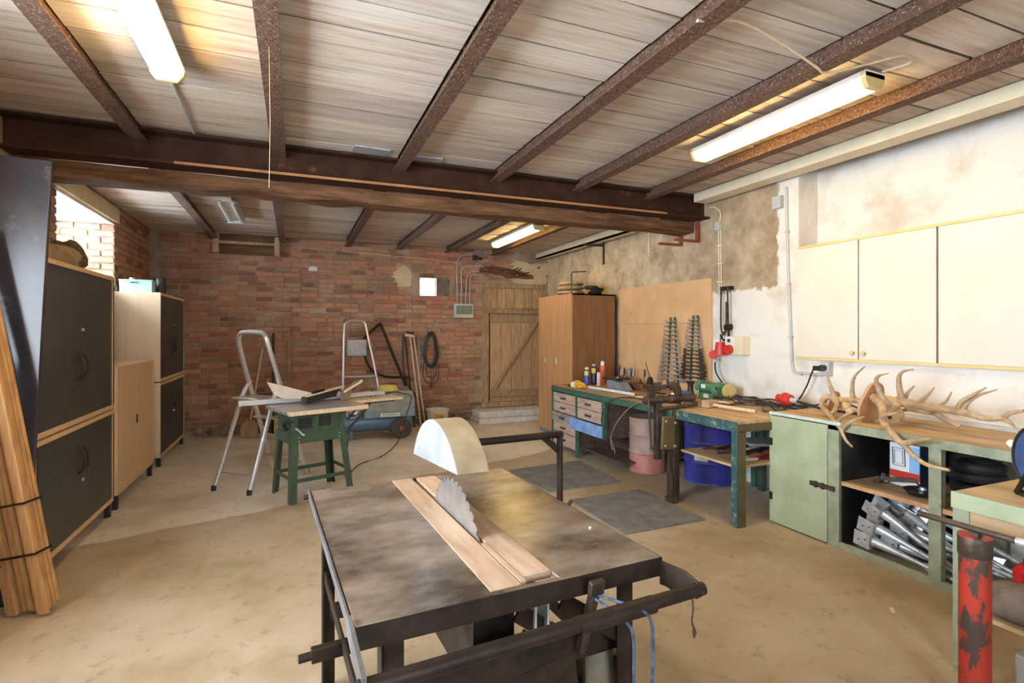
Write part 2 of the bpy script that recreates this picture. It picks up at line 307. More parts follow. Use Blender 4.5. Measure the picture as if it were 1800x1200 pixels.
# ------------------------------------------------------------------ mesh helpers
class MB:
    def __init__(s): s.b = bmesh.new()
    def box(s, x0, x1, y0, y1, z0, z1):
        v = [s.b.verts.new(p) for p in ((x0,y0,z0),(x1,y0,z0),(x1,y1,z0),(x0,y1,z0),(x0,y0,z1),(x1,y0,z1),(x1,y1,z1),(x0,y1,z1))]
        for f in ((0,3,2,1),(4,5,6,7),(0,1,5,4),(1,2,6,5),(2,3,7,6),(3,0,4,7)): s.b.faces.new([v[i] for i in f])
        return s
    def obox(s, c, size, rot=(0,0,0)):
        M = Euler(rot).to_matrix(); c = Vector(c); hx, hy, hz = [q/2 for q in size]
        v = [s.b.verts.new(c + M @ Vector(p)) for p in ((-hx,-hy,-hz),(hx,-hy,-hz),(hx,hy,-hz),(-hx,hy,-hz),(-hx,-hy,hz),(hx,-hy,hz),(hx,hy,hz),(-hx,hy,hz))]
        for f in ((0,3,2,1),(4,5,6,7),(0,1,5,4),(1,2,6,5),(2,3,7,6),(3,0,4,7)): s.b.faces.new([v[i] for i in f])
        return s
    def beam(s, p, q, w, h, up=(0,0,1)):
        p = Vector(p); q = Vector(q); d = (q-p).normalized(); up = Vector(up)
        if abs(d.dot(up)) > .98: up = Vector((0,1,0))
        a = d.cross(up).normalized()*w/2; b = a.cross(d).normalized()*h/2
        v = [s.b.verts.new(e+i*a+j*b) for e in (p,q) for i,j in ((-1,-1),(1,-1),(1,1),(-1,1))]
        for f in ((0,1,2,3),(7,6,5,4),(0,4,5,1),(1,5,6,2),(2,6,7,3),(3,7,4,0)): s.b.faces.new([v[i] for i in f])
        return s
    def tube(s, pts, r, seg=10, cap=True, closed=False):
        pts = [Vector(p) for p in pts]; n = len(pts)
        rs = r if isinstance(r, (list,tuple)) else [r]*n
        prev = None; rings = []
        for i, p in enumerate(pts):
            if closed: d = pts[(i+1)%n]-pts[i-1]
            else: d = pts[min(i+1,n-1)]-pts[max(i-1,0)]
            d = d.normalized() if d.length > 1e-9 else Vector((0,0,1))
            if prev is None:
                u = Vector((0,0,1)) if abs(d.z) < .9 else Vector((1,0,0))
                a = d.cross(u).normalized()
            else:
                a = (prev - d*prev.dot(d)).normalized()
            prev = a; b = d.cross(a)
            rings.append([s.b.verts.new(p+(a*math.cos(2*PI*k/seg)+b*math.sin(2*PI*k/seg))*rs[i]) for k in range(seg)])
        m = n if closed else n-1
        for i in range(m):
            A = rings[i]; B = rings[(i+1)%n]
            for k in range(seg): s.b.faces.new((A[k],A[(k+1)%seg],B[(k+1)%seg],B[k]))
        if cap and not closed:
            s.b.faces.new(rings[0][::-1]); s.b.faces.new(rings[-1])
        return s
    def cyl(s, p, q, r, r2=None, seg=16): return s.tube([p,q],[r, r if r2 is None else r2],seg)
    def lathe(s, prof, c=(0,0,0), axis='z', seg=24, close=True):
        c = Vector(c); rings = []
        for r, h in prof:
            ring = []
            for k in range(seg):
                a = 2*PI*k/seg; x, y = r*math.cos(a), r*math.sin(a)
                p = {'z':(x,y,h),'x':(h,x,y),'y':(y,h,x)}[axis]
                ring.append(s.b.verts.new(c+Vector(p)))
            rings.append(ring)
        for A, B in zip(rings, rings[1:]):
            for k in range(seg): s.b.faces.new((A[k],A[(k+1)%seg],B[(k+1)%seg],B[k]))
        if close:
            if prof[0][0] > 1e-6: s.b.faces.new(rings[0][::-1])
            if prof[-1][0] > 1e-6: s.b.faces.new(rings[-1])
        return s
    def prism(s, poly, axis, a0, a1):
        def P(u,v,a): return {'x':(a,u,v),'y':(u,a,v),'z':(u,v,a)}[axis]
        A = [s.b.verts.new(P(u,v,a0)) for u,v in poly]; B = [s.b.verts.new(P(u,v,a1)) for u,v in poly]
        n = len(poly)
        s.b.faces.new(A[::-1]); s.b.faces.new(B)
        for k in range(n): s.b.faces.new((A[k],A[(k+1)%n],B[(k+1)%n],B[k]))
        return s
    def blob(s, c, size, seed=1, amp=.15, rot=(0,0,0), sub=3):
        g = bmesh.ops.create_icosphere(s.b, subdivisions=sub, radius=1)
        r = random.Random(seed); k = [Vector((r.uniform(2,6),r.uniform(2,6),r.uniform(2,6))) for _ in range(3)]; ph = [r.uniform(0,6) for _ in range(3)]
        M = Euler(rot).to_matrix(); c = Vector(c)
        for v in g['verts']:
            p = v.co.copy(); f = 1+amp*sum(math.sin(p.dot(k[i])+ph[i]) for i in range(3))/1.6
            p = p*f; p.z = max(p.z, -.85)
            v.co = c + M @ Vector((p.x*size[0], p.y*size[1], p.z*size[2]))
        return s

ORG = {}
def build(name, mb, m, parent=None, bevel=0.0, smooth=35, kind=None, label=None):
    bmesh.ops.recalc_face_normals(mb.b, faces=mb.b.faces)
    me = bpy.data.meshes.new(name); mb.b.to_mesh(me); mb.b.free()
    off = ORG.get(parent.name) if parent else None
    if off is not None: me.transform(Matrix.Translation(-off))
    me.materials.append(m)
    if smooth:
        for p in me.polygons: p.use_smooth = True
        me.set_sharp_from_angle(angle=R(smooth))
    o = bpy.data.objects.new(name, me); COL.objects.link(o)
    if parent:
        o.parent = parent
        if off is not None: ORG[o.name] = off
    if bevel:
        bv = o.modifiers.new('bevel','BEVEL'); bv.width = bevel; bv.segments = 2; bv.limit_method = 'ANGLE'; bv.angle_limit = R(40)
    if kind: o['kind'] = kind
    if label: o['label'] = label
    return o
def tag(o, label, cat, group=None, kind=None):
    if label: o['label'] = label
    if cat: o['category'] = cat
    if group: o['group'] = group
    if kind: o['kind'] = kind
    return o
def thing(name, label, cat, loc=(0,0,0), rz=0.0, group=None, world=True):
    """Empty at the base; world=True: parts are modelled in room coordinates"""
    o = bpy.data.objects.new(name, None); COL.objects.link(o); o.location = loc; o.rotation_euler = (0,0,rz)
    o.empty_display_size = .05
    if world and not rz: ORG[o.name] = Vector(loc)
    return tag(o, label, cat, group)
def solo(name, mb, m, loc, label, cat, group=None, **k):
    """a thing that is one mesh, modelled in room coordinates, origin at its base"""
    o = build(name, mb, m, None, **k); o.data.transform(Matrix.Translation(-Vector(loc))); o.location = loc
    ORG[o.name] = Vector(loc)
    return tag(o, label, cat, group)
def kids(o): return [c for c in bpy.data.objects if c.parent is o]
def copy_tree(o, parent=None):
    c = o.copy(); COL.objects.link(c); c.parent = parent
    for ch in kids(o): copy_tree(ch, c)
    return c
def struct(name, mb, m, parent=None, **k):
    o = build(name, mb, m, parent, **k)
    if not parent: o['kind'] = 'structure'
    return o
def smooth_path(pts, n=6):
    pts = [Vector(p) for p in pts]; out = []
    P = [pts[0]*2-pts[1]] + pts + [pts[-1]*2-pts[-2]]
    for i in range(1, len(P)-2):
        for k in range(n):
            t = k/n; a,b,c,d = P[i-1],P[i],P[i+1],P[i+2]
            out.append(.5*((2*b)+(-a+c)*t+(2*a-5*b+4*c-d)*t*t+(-a+3*b-3*c+d)*t**3))
    out.append(pts[-1]); return out
def arc(c, r, a0, a1, n, plane='xz'):
    out = []
    for i in range(n+1):
        a = a0+(a1-a0)*i/n; u, v = r*math.cos(a), r*math.sin(a)
        out.append({'xz':(c[0]+u,c[1],c[2]+v),'yz':(c[0],c[1]+u,c[2]+v),'xy':(c[0]+u,c[1]+v,c[2])}[plane])
    return out
def text(body, size, m, loc, rot, parent, name='lettering', ext=.0006):
    cu = bpy.data.curves.new(name, 'FONT'); cu.body = body; cu.size = size; cu.extrude = ext; cu.align_x = 'CENTER'; cu.align_y = 'CENTER'
    cu.materials.append(m)
    t = bpy.data.objects.new('t', cu); me = bpy.data.meshes.new_from_object(t); bpy.data.objects.remove(t)
    o = bpy.data.objects.new(name, me); COL.objects.link(o); o.parent = parent
    off = ORG.get(parent.name, Vector((0,0,0)))
    o.location = Vector(loc)-off; o.rotation_euler = rot
    return o

XL, XR, YB, YF = -1.9, 4.35, 8.9, -2.0
ZC = 3.09      # plank undersides, front bays

# ------------------------------------------------------------------ room shell
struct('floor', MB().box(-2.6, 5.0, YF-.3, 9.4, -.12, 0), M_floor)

# ceiling: steel joists carrying rows of whitewashed planks
ceil = struct('ceiling', MB().box(-2.6, 5.0, YF-.3, 9.4, 3.14, 3.3), M_ceilback)
JX = [-1.98, -1.09, -.12, .87, 1.79, 2.68, 3.56, 4.40]
JXB = [-1.98, -1.08, -.17, .78, 1.60, 2.42, 3.25, 4.40]     # rear bays: the joists run slightly askew
def plank_mesh(Lx, wy, seed):
    r = random.Random(seed); mb = MB()
    d = lambda: r.uniform(-.004,.004)
    b = mb.b; h = .035
    v = []
    for x in (0, Lx*.5, Lx):
        v.append([b.verts.new((x, y+d(), z+d()*.8)) for y, z in ((.0,0),(wy,0),(wy-.012,h),(.012,h))])
    for A, B in zip(v, v[1:]):
        for k in range(4): b.faces.new((A[k],A[(k+1)%4],B[(k+1)%4],B[k]))
    b.faces.new(v[0]); b.faces.new(v[-1][::-1])
    return mb
def plank_rows(jx, jx2, y0, y1, zc, pitch, joy0, joy1):
    for k in range(len(jx)-1):
        y = y0 + rnd.uniform(-.05,.05); i = 0
        while y < y1:
            wy = pitch*rnd.choice((1,1,.92,1.06)); t = (y-joy0)/(joy1-joy0)
            xa = jx[k]+(jx2[k]-jx[k])*t+.02; xb = jx[k+1]+(jx2[k+1]-jx[k+1])*t-.03
            wy = min(wy, y1-y)
            if wy < .03: break
            o = build('plank', plank_mesh(xb-xa, wy-rnd.choice((.008,.008,.011,.018)), i+k*100), M_ceil, ceil, smooth=0)
            o.location = (xa, y, zc+rnd.uniform(-.003,.004)); y += wy; i += 1
plank_rows(JX, JX, .3, 4.86, ZC, .255, 0, 1)
plank_rows(JXB, JXB, 4.96, 8.9, 2.995, .25, 4.96, 8.9)
struct_b = build('rear_ceiling_backing', MB().box(-1.9, 4.35, 4.9, 8.95, 3.04, 3.10), M_ceilback, ceil)
build('front_ceiling_backing', MB().box(-1.9, 4.6, -2, .3, 3.09, 3.12), M_ceil, ceil)
for k in range(1, len(JX)-1):
    xa = JX[k]; m = MB()
    m.prism([(-.052,2.992),(.052,2.992),(.052,3.004),(.008,3.014),(.008,3.13),(-.008,3.13),(-.008,3.014),(-.052,3.004)], 'y', -1.9, 4.84)
    for q in m.b.verts: q.co.x += xa
    o = build('ceiling_joist', m, M_joist, None, smooth=0); tag(o, ['rusty joist leftmost in front of the brown beam','rusty joist running to the hanging thread beside the left lamp','mottled rusty joist ending by two grey slabs on the beam','rusty joist in the middle of the front ceiling','rusty joist left of the long right lamp','rusty joist just behind the long right lamp'][k-1], 'joist', 'front ceiling joists')
    m = MB(); xb = JXB[k]
    m.prism([(-.045,2.905),(.045,2.905),(.045,2.92),(.008,2.93),(.008,3.02),(-.008,3.02),(-.008,2.93),(-.045,2.92)], 'y', 4.98, 8.86)
    for q in m.b.verts: q.co.x += xb
    o = build('ceiling_joist', m, M_joist, None, smooth=0); tag(o, ['rear ceiling joist left of the unlit lamp','rear ceiling joist right of the unlit lamp','rear ceiling joist above the wall bracket hook','rear ceiling joist above the cream wall patch','rear ceiling joist left of the rear yellow lamp','rear ceiling joist right of the rear yellow lamp'][k-1], 'joist', 'rear ceiling joists')

# main beams
m = MB()
m.prism([(4.72,2.83),(4.92,2.83),(4.92,2.848),(4.826,2.856),(4.826,3.055),(4.92,3.06),(4.92,3.078),(4.72,3.078),(4.72,3.06),(4.814,3.055),(4.814,2.856),(4.72,2.848)], 'x', -1.93, 4.40)
sb = build('steel_beam', m, M_steelbeam, None, smooth=0)
tag(sb, 'long dark brown steel I-beam carrying the ceiling across the room', 'beam')
m = MB(); m.box(-.85, 3.75, 4.716, 4.72, 2.829, 2.85)
build('rusty_flange_edge', m, mat('orange_rust', (.30,.13,.05), (.42,.2,.08), 5, .8), sb, label='orange rusted edge of the lower flange')
r = random.Random(3); m = MB(); n = 26; v = []
for i in range(n):
    x = -1.95+6.25*i/(n-1); d = [r.uniform(-.012,.012) for _ in range(8)]
    v.append([m.b.verts.new(p) for p in ((x,4.96+d[0],2.71+d[1]),(x,5.18+d[2],2.71+d[3]),(x,5.2+d[4],2.83),(x,4.95+d[5],2.83))])
for A, B in zip(v, v[1:]):
    for k in range(4): m.b.faces.new((A[k],A[(k+1)%4],B[(k+1)%4],B[k]))
m.b.faces.new(v[0]); m.b.faces.new(v[-1][::-1])
tb = build('timber_beam', m, M_timber, None, smooth=0); tag(tb, 'rough brown timber beam just behind and below the steel beam', 'beam')
m = MB().box(4.0, 4.32, 5.0, 5.16, 2.83, 2.9); build('packing_block', m, M_iron, tb)

# cream painted steel rail along the right wall
m = MB(); m.prism([(4.10,3.0),(4.16,2.985),(4.16,3.08),(4.10,3.08)], 'y', -1.9, 4.70); m.box(4.10,4.28,-1.9,4.70,2.985,3.0)
o = build('wall_rail', m, M_rail, None, smooth=0); tag(o, 'cream painted steel rail along the right wall in front of the brown beam', 'rail')
m = MB(); m.box(4.08,4.14,5.22,8.85,2.88,2.98); m.box(4.08,4.24,5.22,8.85,2.88,2.895)
o = build('wall_rail', m, M_rail, None, smooth=0); tag(o, 'cream painted steel rail along the rear part of the right wall', 'rail')

# back wall: mortar bed with each brick proud of it
wb = struct('wall_back', MB().box(-2.6,1.96,YB,YB+.35,0,3.1).box(2.46,3.07,YB,YB+.35,0,3.1).box(1.96,2.46,YB,YB+.35,0,2.165).box(1.96,2.46,YB,YB+.35,2.465,3.1).box(3.07,4.45,YB,YB+.35,2.38,3.1).box(4.3,5.0,YB,YB+.35,0,2.38).box(3.07,4.3,YB+.3,YB+.35,0,2.38), M_mortar)
def brick_mesh(l, h, d, seed):
    r = random.Random(seed); q = lambda a: r.uniform(-a,a); b = MB(); c = .004
    v = [b.b.verts.new(p) for p in ((0+q(c),0,0+q(c)),(l+q(c),0,0+q(c)),(l+q(c),0,h+q(c)),(0+q(c),0,h+q(c)),(.006+q(c),-d+q(.003),.005),(l-.006+q(c),-d+q(.003),.005),(l-.006+q(c),-d+q(.003),h-.005),(.006+q(c),-d+q(.003),h-.005))]
    for f in ((4,5,6,7),(0,1,5,4),(1,2,6,5),(2,3,7,6),(3,0,4,7)): b.b.faces.new([v[i] for i in f])
    return b
BM = {}
def brick_me(l, s, M):
    k = (l, s, M.name)
    if k not in BM:
        mb = brick_mesh(l, .062, .014, s); bmesh.ops.recalc_face_normals(mb.b, faces=mb.b.faces)
        me = bpy.data.meshes.new('brick'); mb.b.to_mesh(me); me.materials.append(M); BM[k] = me
    return BM[k]
cells = []; z = .10; row = 0; rr = random.Random(11)
while z < 2.95:
    x = -1.9 - (.12 if row % 2 else 0) + rr.uniform(-.02,.02)
    while x < 4.33:
        l = rr.choice((.235,.235,.235,.112))
        x1 = x+l
        if x1 > 4.35: break
        hole = (x1 > 1.95 and x < 2.47 and z+.062 > 2.16 and z < 2.47) or (x1 > 3.06 and z < 2.40) 
        plaster = (x1 > 3.9 and z > 2.3) or (1.50 < x < 1.80 and 2.28 < z < 2.68)
        if not hole and not plaster and x > -1.9 and rr.random() > .015: cells.append((x, z+rr.uniform(-.004,.004), l))
        x = x1 + .013
    z += .0765; row += 1
cells.sort(key=lambda c: (c[0] < -1.3) + (c[1] < .75) - (c[0] > .1))
for i, (x, z, l) in enumerate(cells[:290]):
    o = bpy.data.objects.new('brick', brick_me(l, i % 6, M_brickp if (x > 1.75 and z < 2.0) else M_brick)); COL.objects.link(o); o.parent = wb; o.location = (x, YB, z); o.rotation_euler = (0, rr.uniform(-.008,.008), 0)
m = MB()
for i, (x, z, l) in enumerate(cells[290:]):
    q = brick_mesh(l, .062, .012, i); me = bpy.data.meshes.new('t'); 
    for vv in q.b.verts: vv.co += Vector((x, YB, z))
    q.b.to_mesh(me); m.b.from_mesh(me); bpy.data.meshes.remove(me); q.b.free()
build('brickwork', m, M_brick, wb, smooth=0, kind='stuff')
m = MB().blob((1.65,YB+.0,2.46),(.17,.025,.19),4,.12)
build('plaster_patch', m, M_lime, wb, label='crumbling cream plaster patch')
m = MB().blob((3.95,YB+.02,2.62),(.5,.06,.24),9,.2); build('broken_render', m, M_lime, wb, label='broken render above the barn door')
m = MB(); r = random.Random(77)
for k in range(22):
    x0_ = r.uniform(2.95,3.3); z0_ = r.uniform(2.60,2.72); x1_ = r.uniform(3.75,4.25)
    m.tube(smooth_path([(x0_,YB-.01,z0_),((x0_*2+x1_)/3,YB-.03,z0_-r.uniform(.0,.08)),((x0_+x1_*2)/3,YB-.03,2.56+r.uniform(-.05,.06)),(x1_,YB-.01,2.60+r.uniform(-.08,.2))],4),[r.uniform(.008,.016)]*13,6)
build('hanging_fibres', m, M_timber, wb, kind='stuff', label='dark tangle of dusty straw and cables above the door')
# rough plinth of field stones at the foot of the wall
for i in range(26):
    x = -1.28+i*.17; 
    if x > 2.95: break
    m = MB().blob((x,YB-.015,.085),(.085*rr.uniform(.8,1.1),.04,.07*rr.uniform(.8,1.15)),i,.12,sub=2)
    build('stone', m, mat('plinth_stone', (.10,.075,.05), (.27,.22,.16), 9, .9, bump=.3), wb)

# left wall with a deep window reveal
wl = struct('wall_left', MB().box(-2.55,XL,2.9,5.70,0,3.1).box(-2.55,XL,5.70,7.33,0,2.03).box(-2.55,XL,7.33,9.2,0,3.1).box(-2.55,XL,5.70,7.33,2.81,3.1)
     .box(-2.55,XL,YF,.5,0,3.1).box(-2.55,XL,.5,2.9,0,1.1).box(-2.55,XL,.5,2.9,2.6,3.1), M_leftw)
for row in range(11):
    z = 2.035+row*.0745; x = -1.905
    ls = [.112,.235,.235] if row % 2 else [.235,.235,.112]
    for i, l in enumerate(ls):
        x -= l; o = bpy.data.objects.new('brick', brick_me(l, (row*3+i) % 6, M_brickp)); COL.objects.link(o); o.parent = wl; o.location = (x, 7.33, z); x -= .013
for row in range(11):
    z = 2.035+row*.0745; x = 5.69
    for i, l in enumerate([.112,.235] if row % 2 else [.235,.112]):
        x -= l; o = bpy.data.objects.new('brick', brick_me(l, (row*3+i) % 6, M_brick)); COL.objects.link(o); o.parent = wl; o.location = (XL, x, z); o.rotation_euler = (0,0,PI/2); x -= .013
for row in range(18):
    z = 1.72+row*.0745; 
    if z > 3.0: break
    x = 7.36 + (.12 if row % 2 else 0)
    while x < 8.8:
        l = .235; o = bpy.data.objects.new('brick', brick_me(l, (row+int(x*9)) % 6, M_brick)); COL.objects.link(o); o.parent = wl; o.location = (XL, x, z); o.rotation_euler = (0,0,PI/2); x += l+.013
build('soffit', MB().box(-2.5,XL-.01,5.70,7.33,2.775,2.812), M_sill, wl, label='whitewashed soffit of the window reveal')
build('lintel', MB().box(XL-.03,XL+.025,5.6,7.42,2.80,2.965), M_lime, wl)
wn = struct('window_1', MB().box(-2.50,-2.45,5.70,7.33,2.03,2.09).box(-2.50,-2.45,5.70,7.33,2.72,2.78).box(-2.50,-2.45,5.70,5.76,2.09,2.72).box(-2.50,-2.45,7.27,7.33,2.09,2.72).box(-2.49,-2.46,6.49,6.54,2.09,2.72), M_mint)
def glass_mat():
    m = bpy.data.materials.new('window_glass'); m.use_nodes = True; b = m.node_tree.nodes['Principled BSDF']
    b.inputs['Base Color'].default_value = (.98,1,1,1); b.inputs['Transmission Weight'].default_value = 1; b.inputs['Roughness'].default_value = .02; b.inputs['IOR'].default_value = 1.05
    return m
M_wg = glass_mat()
build('pane', MB().box(-2.477,-2.473,5.76,6.49,2.09,2.72), M_wg, wn); build('pane', MB().box(-2.477,-2.473,6.54,7.27,2.09,2.72), M_wg, wn)

# right wall: the lower wall and the part beyond the pilaster stand forward, the wall above the worktop is recessed
wr = struct('wall_right', MB().box(XR,5.0,3.58,9.3,0,3.12).box(XR,5.0,YF,3.58,0,1.298).box(4.60,5.0,YF,3.58,1.298,3.12), M_rwall)
build('ledge', MB().box(XR-.03,XR,1.0,3.3,.88,.925), mat('cement_ledge', (.42,.42,.41), (.58,.58,.57), 9, .9, bump=.4), wr, label='grey cement ledge behind the worktop')
struct('wall_front', MB().box(-2.6,0,YF-.3,YF,0,3.1).box(.9,5.0,YF-.3,YF,0,3.1).box(0,.9,YF-.3,YF,2.3,3.1).box(0,.9,YF-.3,YF,0,1.2), M_rwall)

# small square vent window in the back wall
wv = struct('window_2', MB().box(1.955,1.97,YB+.12,YB+.16,2.165,2.465).box(1.955,2.28,YB+.12,YB+.16,2.165,2.175).box(2.25,2.28,YB+.0,YB+.16,2.165,2.465), M_timber)
build('pane', MB().box(1.97,2.25,YB+.14,YB+.143,2.175,2.465), M_wg, wv)
build('glazing_bar', MB().box(1.97,2.25,YB+.12,YB+.135,2.385,2.392), M_iron, wv)
build('splayed_jamb', MB().prism([(2.28,YB),(2.47,YB-.005),(2.47,YB+.2),(2.30,YB+.3)], 'z', 2.166,2.464), mat('sooty_render', (.10,.08,.07), (.2,.16,.13), 9, .9), wv)

# barn door with plank leaf, ledges and brace
dr = struct('door_1', MB().box(3.07,3.20,YB+.02,YB+.16,.22,2.38).box(4.22,4.34,YB+.02,YB+.16,.22,2.38).box(3.07,4.34,YB-.01,YB+.16,2.34,2.42).box(3.07,4.3,YB-.005,YB+.14,1.88,1.96), M_timbery)
for i in range(6):
    x = 3.205+i*.172
    build('plank', MB().box(x,x+.166,YB+.06,YB+.09,1.97,2.34), M_door, dr, smooth=0)
for i in range(5):
    x = 3.235+i*.205
    build('plank', MB().box(x,x+.199,YB+.05,YB+.08,.30,1.87), M_door, dr, smooth=0)
build('ledge', MB().box(3.22,4.25,YB+.015,YB+.05,1.72,1.84), M_timbery, dr, bevel=.004)
build('ledge', MB().box(3.22,4.25,YB+.015,YB+.05,.38,.50), M_timbery, dr, bevel=.004)
build('brace', MB().beam((3.27,YB+.03,.50),(4.15,YB+.03,1.74),.035,.10,(0,1,0)), M_timbery, dr)
build('threshold', MB().box(3.05,4.3,YB-.04,YB+.1,.215,.30), M_timbery, dr)
st = thing('door_step', 'pair of pale concrete steps below the barn door', 'steps', (3.4,8.4,0))
build('lower_step', MB().box(2.84,4.15,8.40,8.88,0,.09), M_conc, st, bevel=.012)
build('upper_step', MB().box(2.86,4.15,8.46,8.88,.09,.205), M_conc, st, bevel=.015)

# ------------------------------------------------------------------ lamps
M_tube = emit('glowing_diffuser', LAMP_C, LAMP_E)
M_tubey = emit('glowing_yellow_diffuser', (1.0,.72,.26), LAMP_E*.55)
def lamp(x, y0, y1, zt, label, glow, wdt=.085, tilt=0):
    t = thing('tube_lamp', label, 'lamp', (x,(y0+y1)/2,zt), group='ceiling tube lamps')
    build('housing', MB().prism([(x-wdt*.6,zt),(x-wdt*.65,zt-.035),(x+wdt*.65,zt-.035),(x+wdt*.6,zt)],'y',y0,y1), M_whitep, t)
    build('diffuser', MB().prism([(x-wdt*.58,zt-.036),(x-wdt*.42,zt-.095),(x+wdt*.42,zt-.095),(x+wdt*.58,zt-.036)],'y',y0+.03,y1-.03), glow, t, bevel=.01)
    for yy in (y0, y1-.03):
        build('end_cap', MB().prism([(x-wdt*.66,zt-.005),(x-wdt*.62,zt-.06),(x-wdt*.4,zt-.1),(x+wdt*.4,zt-.1),(x+wdt*.62,zt-.06),(x+wdt*.66,zt-.005)],'y',yy,yy+.03), M_yell, t, bevel=.006)
    for yy in (y0+.25, y1-.25):
        build('bracket', MB().box(x-.02,x+.02,yy,yy+.03,zt-.002,3.084 if y1 < 5 else 2.988), M_greyp, t)
    return t
lamp(3.12, 2.06, 3.52, 3.06, 'long lit tube lamp over the right-hand workbench', M_tube, .135)
lamp(-.66, 1.95, 3.5, 3.05, 'bright lit tube lamp at the upper left of the ceiling', M_tube, .135)
lamp(2.95, 6.30, 7.92, 2.98, 'lit yellowish tube lamp in the rear bay behind the beams', M_tubey, .12)
t = thing('unlit_tube_lamp', 'unlit open tube lamp with two bare tubes in the rear left bay', 'lamp', (-.68,6.9,2.98))
build('housing', MB().box(-.73,-.63,6.35,7.48,2.945,2.98), M_whitep, t, bevel=.004)
build('reflector', MB().prism([(-.80,2.925),(-.73,2.95),(-.73,2.96),(-.80,2.935)],'y',6.4,7.45).prism([(-.56,2.925),(-.63,2.95),(-.63,2.96),(-.56,2.935)],'y',6.4,7.45), M_galv, t)
for x in (-.745,-.615): build('glass_tube', MB().cyl((x,6.42,2.925),(x,7.43,2.925),.016,seg=12), M_whitep, t)
build('end_socket', MB().box(-.77,-.59,7.44,7.47,2.90,2.96), M_greyp, t)

# thread hanging from the ceiling, cable conduits on the ceiling
o = solo('hanging_thread', MB().tube([(-.12,2.95,2.99),(-.115,2.96,2.6),(-.12,2.96,2.28)],.0012,5), M_straw, (-.12,2.95,2.28), 'thin pale thread hanging beside the left joist', 'thread')
o = solo('ceiling_conduit', MB().tube([(-.69,3.5,3.075),(-.70,4.1,3.075),(-.715,4.7,3.075)],.011,8), M_greyp, (-.69,3.5,3.06), 'thin grey conduit from the left lamp to the beam', 'conduit')
pts = smooth_path([(1.72,1.95,2.985),(2.0,1.98,3.06),(2.3,2.02,3.05),(2.62,2.05,2.99),(2.72,2.06,2.98),(2.95,2.0,3.04),(3.10,1.9,3.07),(3.22,1.93,3.07),(3.16,2.05,3.06)],5)
solo('ceiling_cable', MB().tube(pts,.007,7), M_straw, (1.72,1.95,2.98), 'dusty cable looping over the joists to the right lamp', 'cable')
solo('roof_slab', MB().obox((.60,4.62,3.082),(.30,.16,.012),(0,0,.06)), M_galv, (.6,4.62,3.075), 'thin grey slab on the beam left of the middle joist', 'slab', 'grey slabs on the beam')
solo('roof_slab', MB().obox((1.09,4.66,3.082),(.26,.12,.012),(0,.0,-.1)), M_galv, (1.09,4.66,3.075), 'thin grey slab on the beam right of the middle joist', 'slab', 'grey slabs on the beam')

# timber hatch frame high on the back wall
t = thing('timber_hatch', 'timber box frame high on the back wall under the ceiling', 'frame', (-.65,8.8,2.70))
build('post', MB().box(-1.10,-1.02,8.74,8.86,2.70,2.99), M_timbery, t, bevel=.004); build('post', MB().box(-.28,-.21,8.74,8.86,2.68,2.97), M_timbery, t, bevel=.004)
build('rail', MB().box(-1.02,-.28,8.76,8.84,2.84,2.88), M_timbery, t); build('back_board', MB().box(-1.02,-.28,8.85,8.885,2.70,2.99), M_timber, t)
solo('wall_hook', MB().box(.20,.33,8.86,8.885,2.50,2.56).tube([(.22,8.86,2.55),(.22,8.83,2.56),(.30,8.83,2.56),(.32,8.84,2.51)],.008,8), M_whitep, (.26,8.87,2.50), 'white plate hook high on the brick wall', 'hook', bevel=.004)

# ------------------------------------------------------------------ left side: cupboards
def tambour(y0, y1, units, M_body, M_doors, label, name='tambour_cupboard', handle=M_black, legs=((0,0),(0,1))):
    x0, x1 = -1.86, -1.42
    t = thing(name, label, 'cupboard', ((x0+x1)/2,(y0+y1)/2,0))
    for (z0, z1) in units:
        b = MB(); th = .022
        b.box(x0,x1,y0,y0+th,z0,z1).box(x0,x1,y1-th,y1,z0,z1).box(x0,x1,y0+th,y1-th,z1-th-.008,z1).box(x0,x1,y0+th,y1-th,z0,z0+th+.01).box(x0,x0+.01,y0+th,y1-th,z0,z1)
        build('carcass', b, M_body, t)
        if M_doors is M_anth:
            [build('edge_strip', MB().box(x1-.004,x1+.003,q,q+.018,z0+.03,z1-.03), M_black, t) for q in (y0+.002, y1-.020)]
        ym = (y0+y1)/2
        for a, c, sgn in ((y0+th,ym-.002,1),(ym+.002,y1-th,-1)):
            d = build('door', MB().box(x1-.022,x1-.008,a,c,z0+th+.01,z1-th-.008), M_doors, t)
            # fine vertical tambour slats
            n = 24; m = MB(); wq = (c-a)/n
            for k in range(n): m.box(x1-.009,x1-.0065,a+k*wq+.0015,a+(k+1)*wq-.0015,z0+th+.012,z1-th-.01)
            build('slats', m, M_doors, d, kind='stuff', smooth=0)
            hy = ym-.035*sgn; hz = (z0+.30 if z1 > 1.5 and z0 > .5 else z1-.36)
            if M_doors is M_anth:
                build('handle', MB().tube(smooth_path([(x1-.008,hy,hz),(x1+.022,hy-.01*sgn,hz+.05),(x1+.026,hy-.012*sgn,hz+.10),(x1+.022,hy-.01*sgn,hz+.15),(x1-.008,hy,hz+.20)],4),.008,8), handle, d)
            elif sgn > 0:
                build('handle', MB().box(x1-.01,x1+.004,ym-.03,ym-.012,(z0+z1)/2-.02,(z0+z1)/2+.06), M_black, d)
        if M_doors is M_anth:
            build('lock', MB().cyl((x1-.01,ym+.03,hz+.36 if z0 > .5 else hz-.05),(x1+.006,ym+.03,hz+.36 if z0 > .5 else hz-.05),.012,seg=12), M_galv, t)
    z0 = units[0][0]
    for y in (y0+.05, y1-.05):
        for x in (x0+.06, x1-.03): build('leg', MB().box(x-.02,x+.02,y-.02,y+.02,0,z0), M_black, t)
    return t
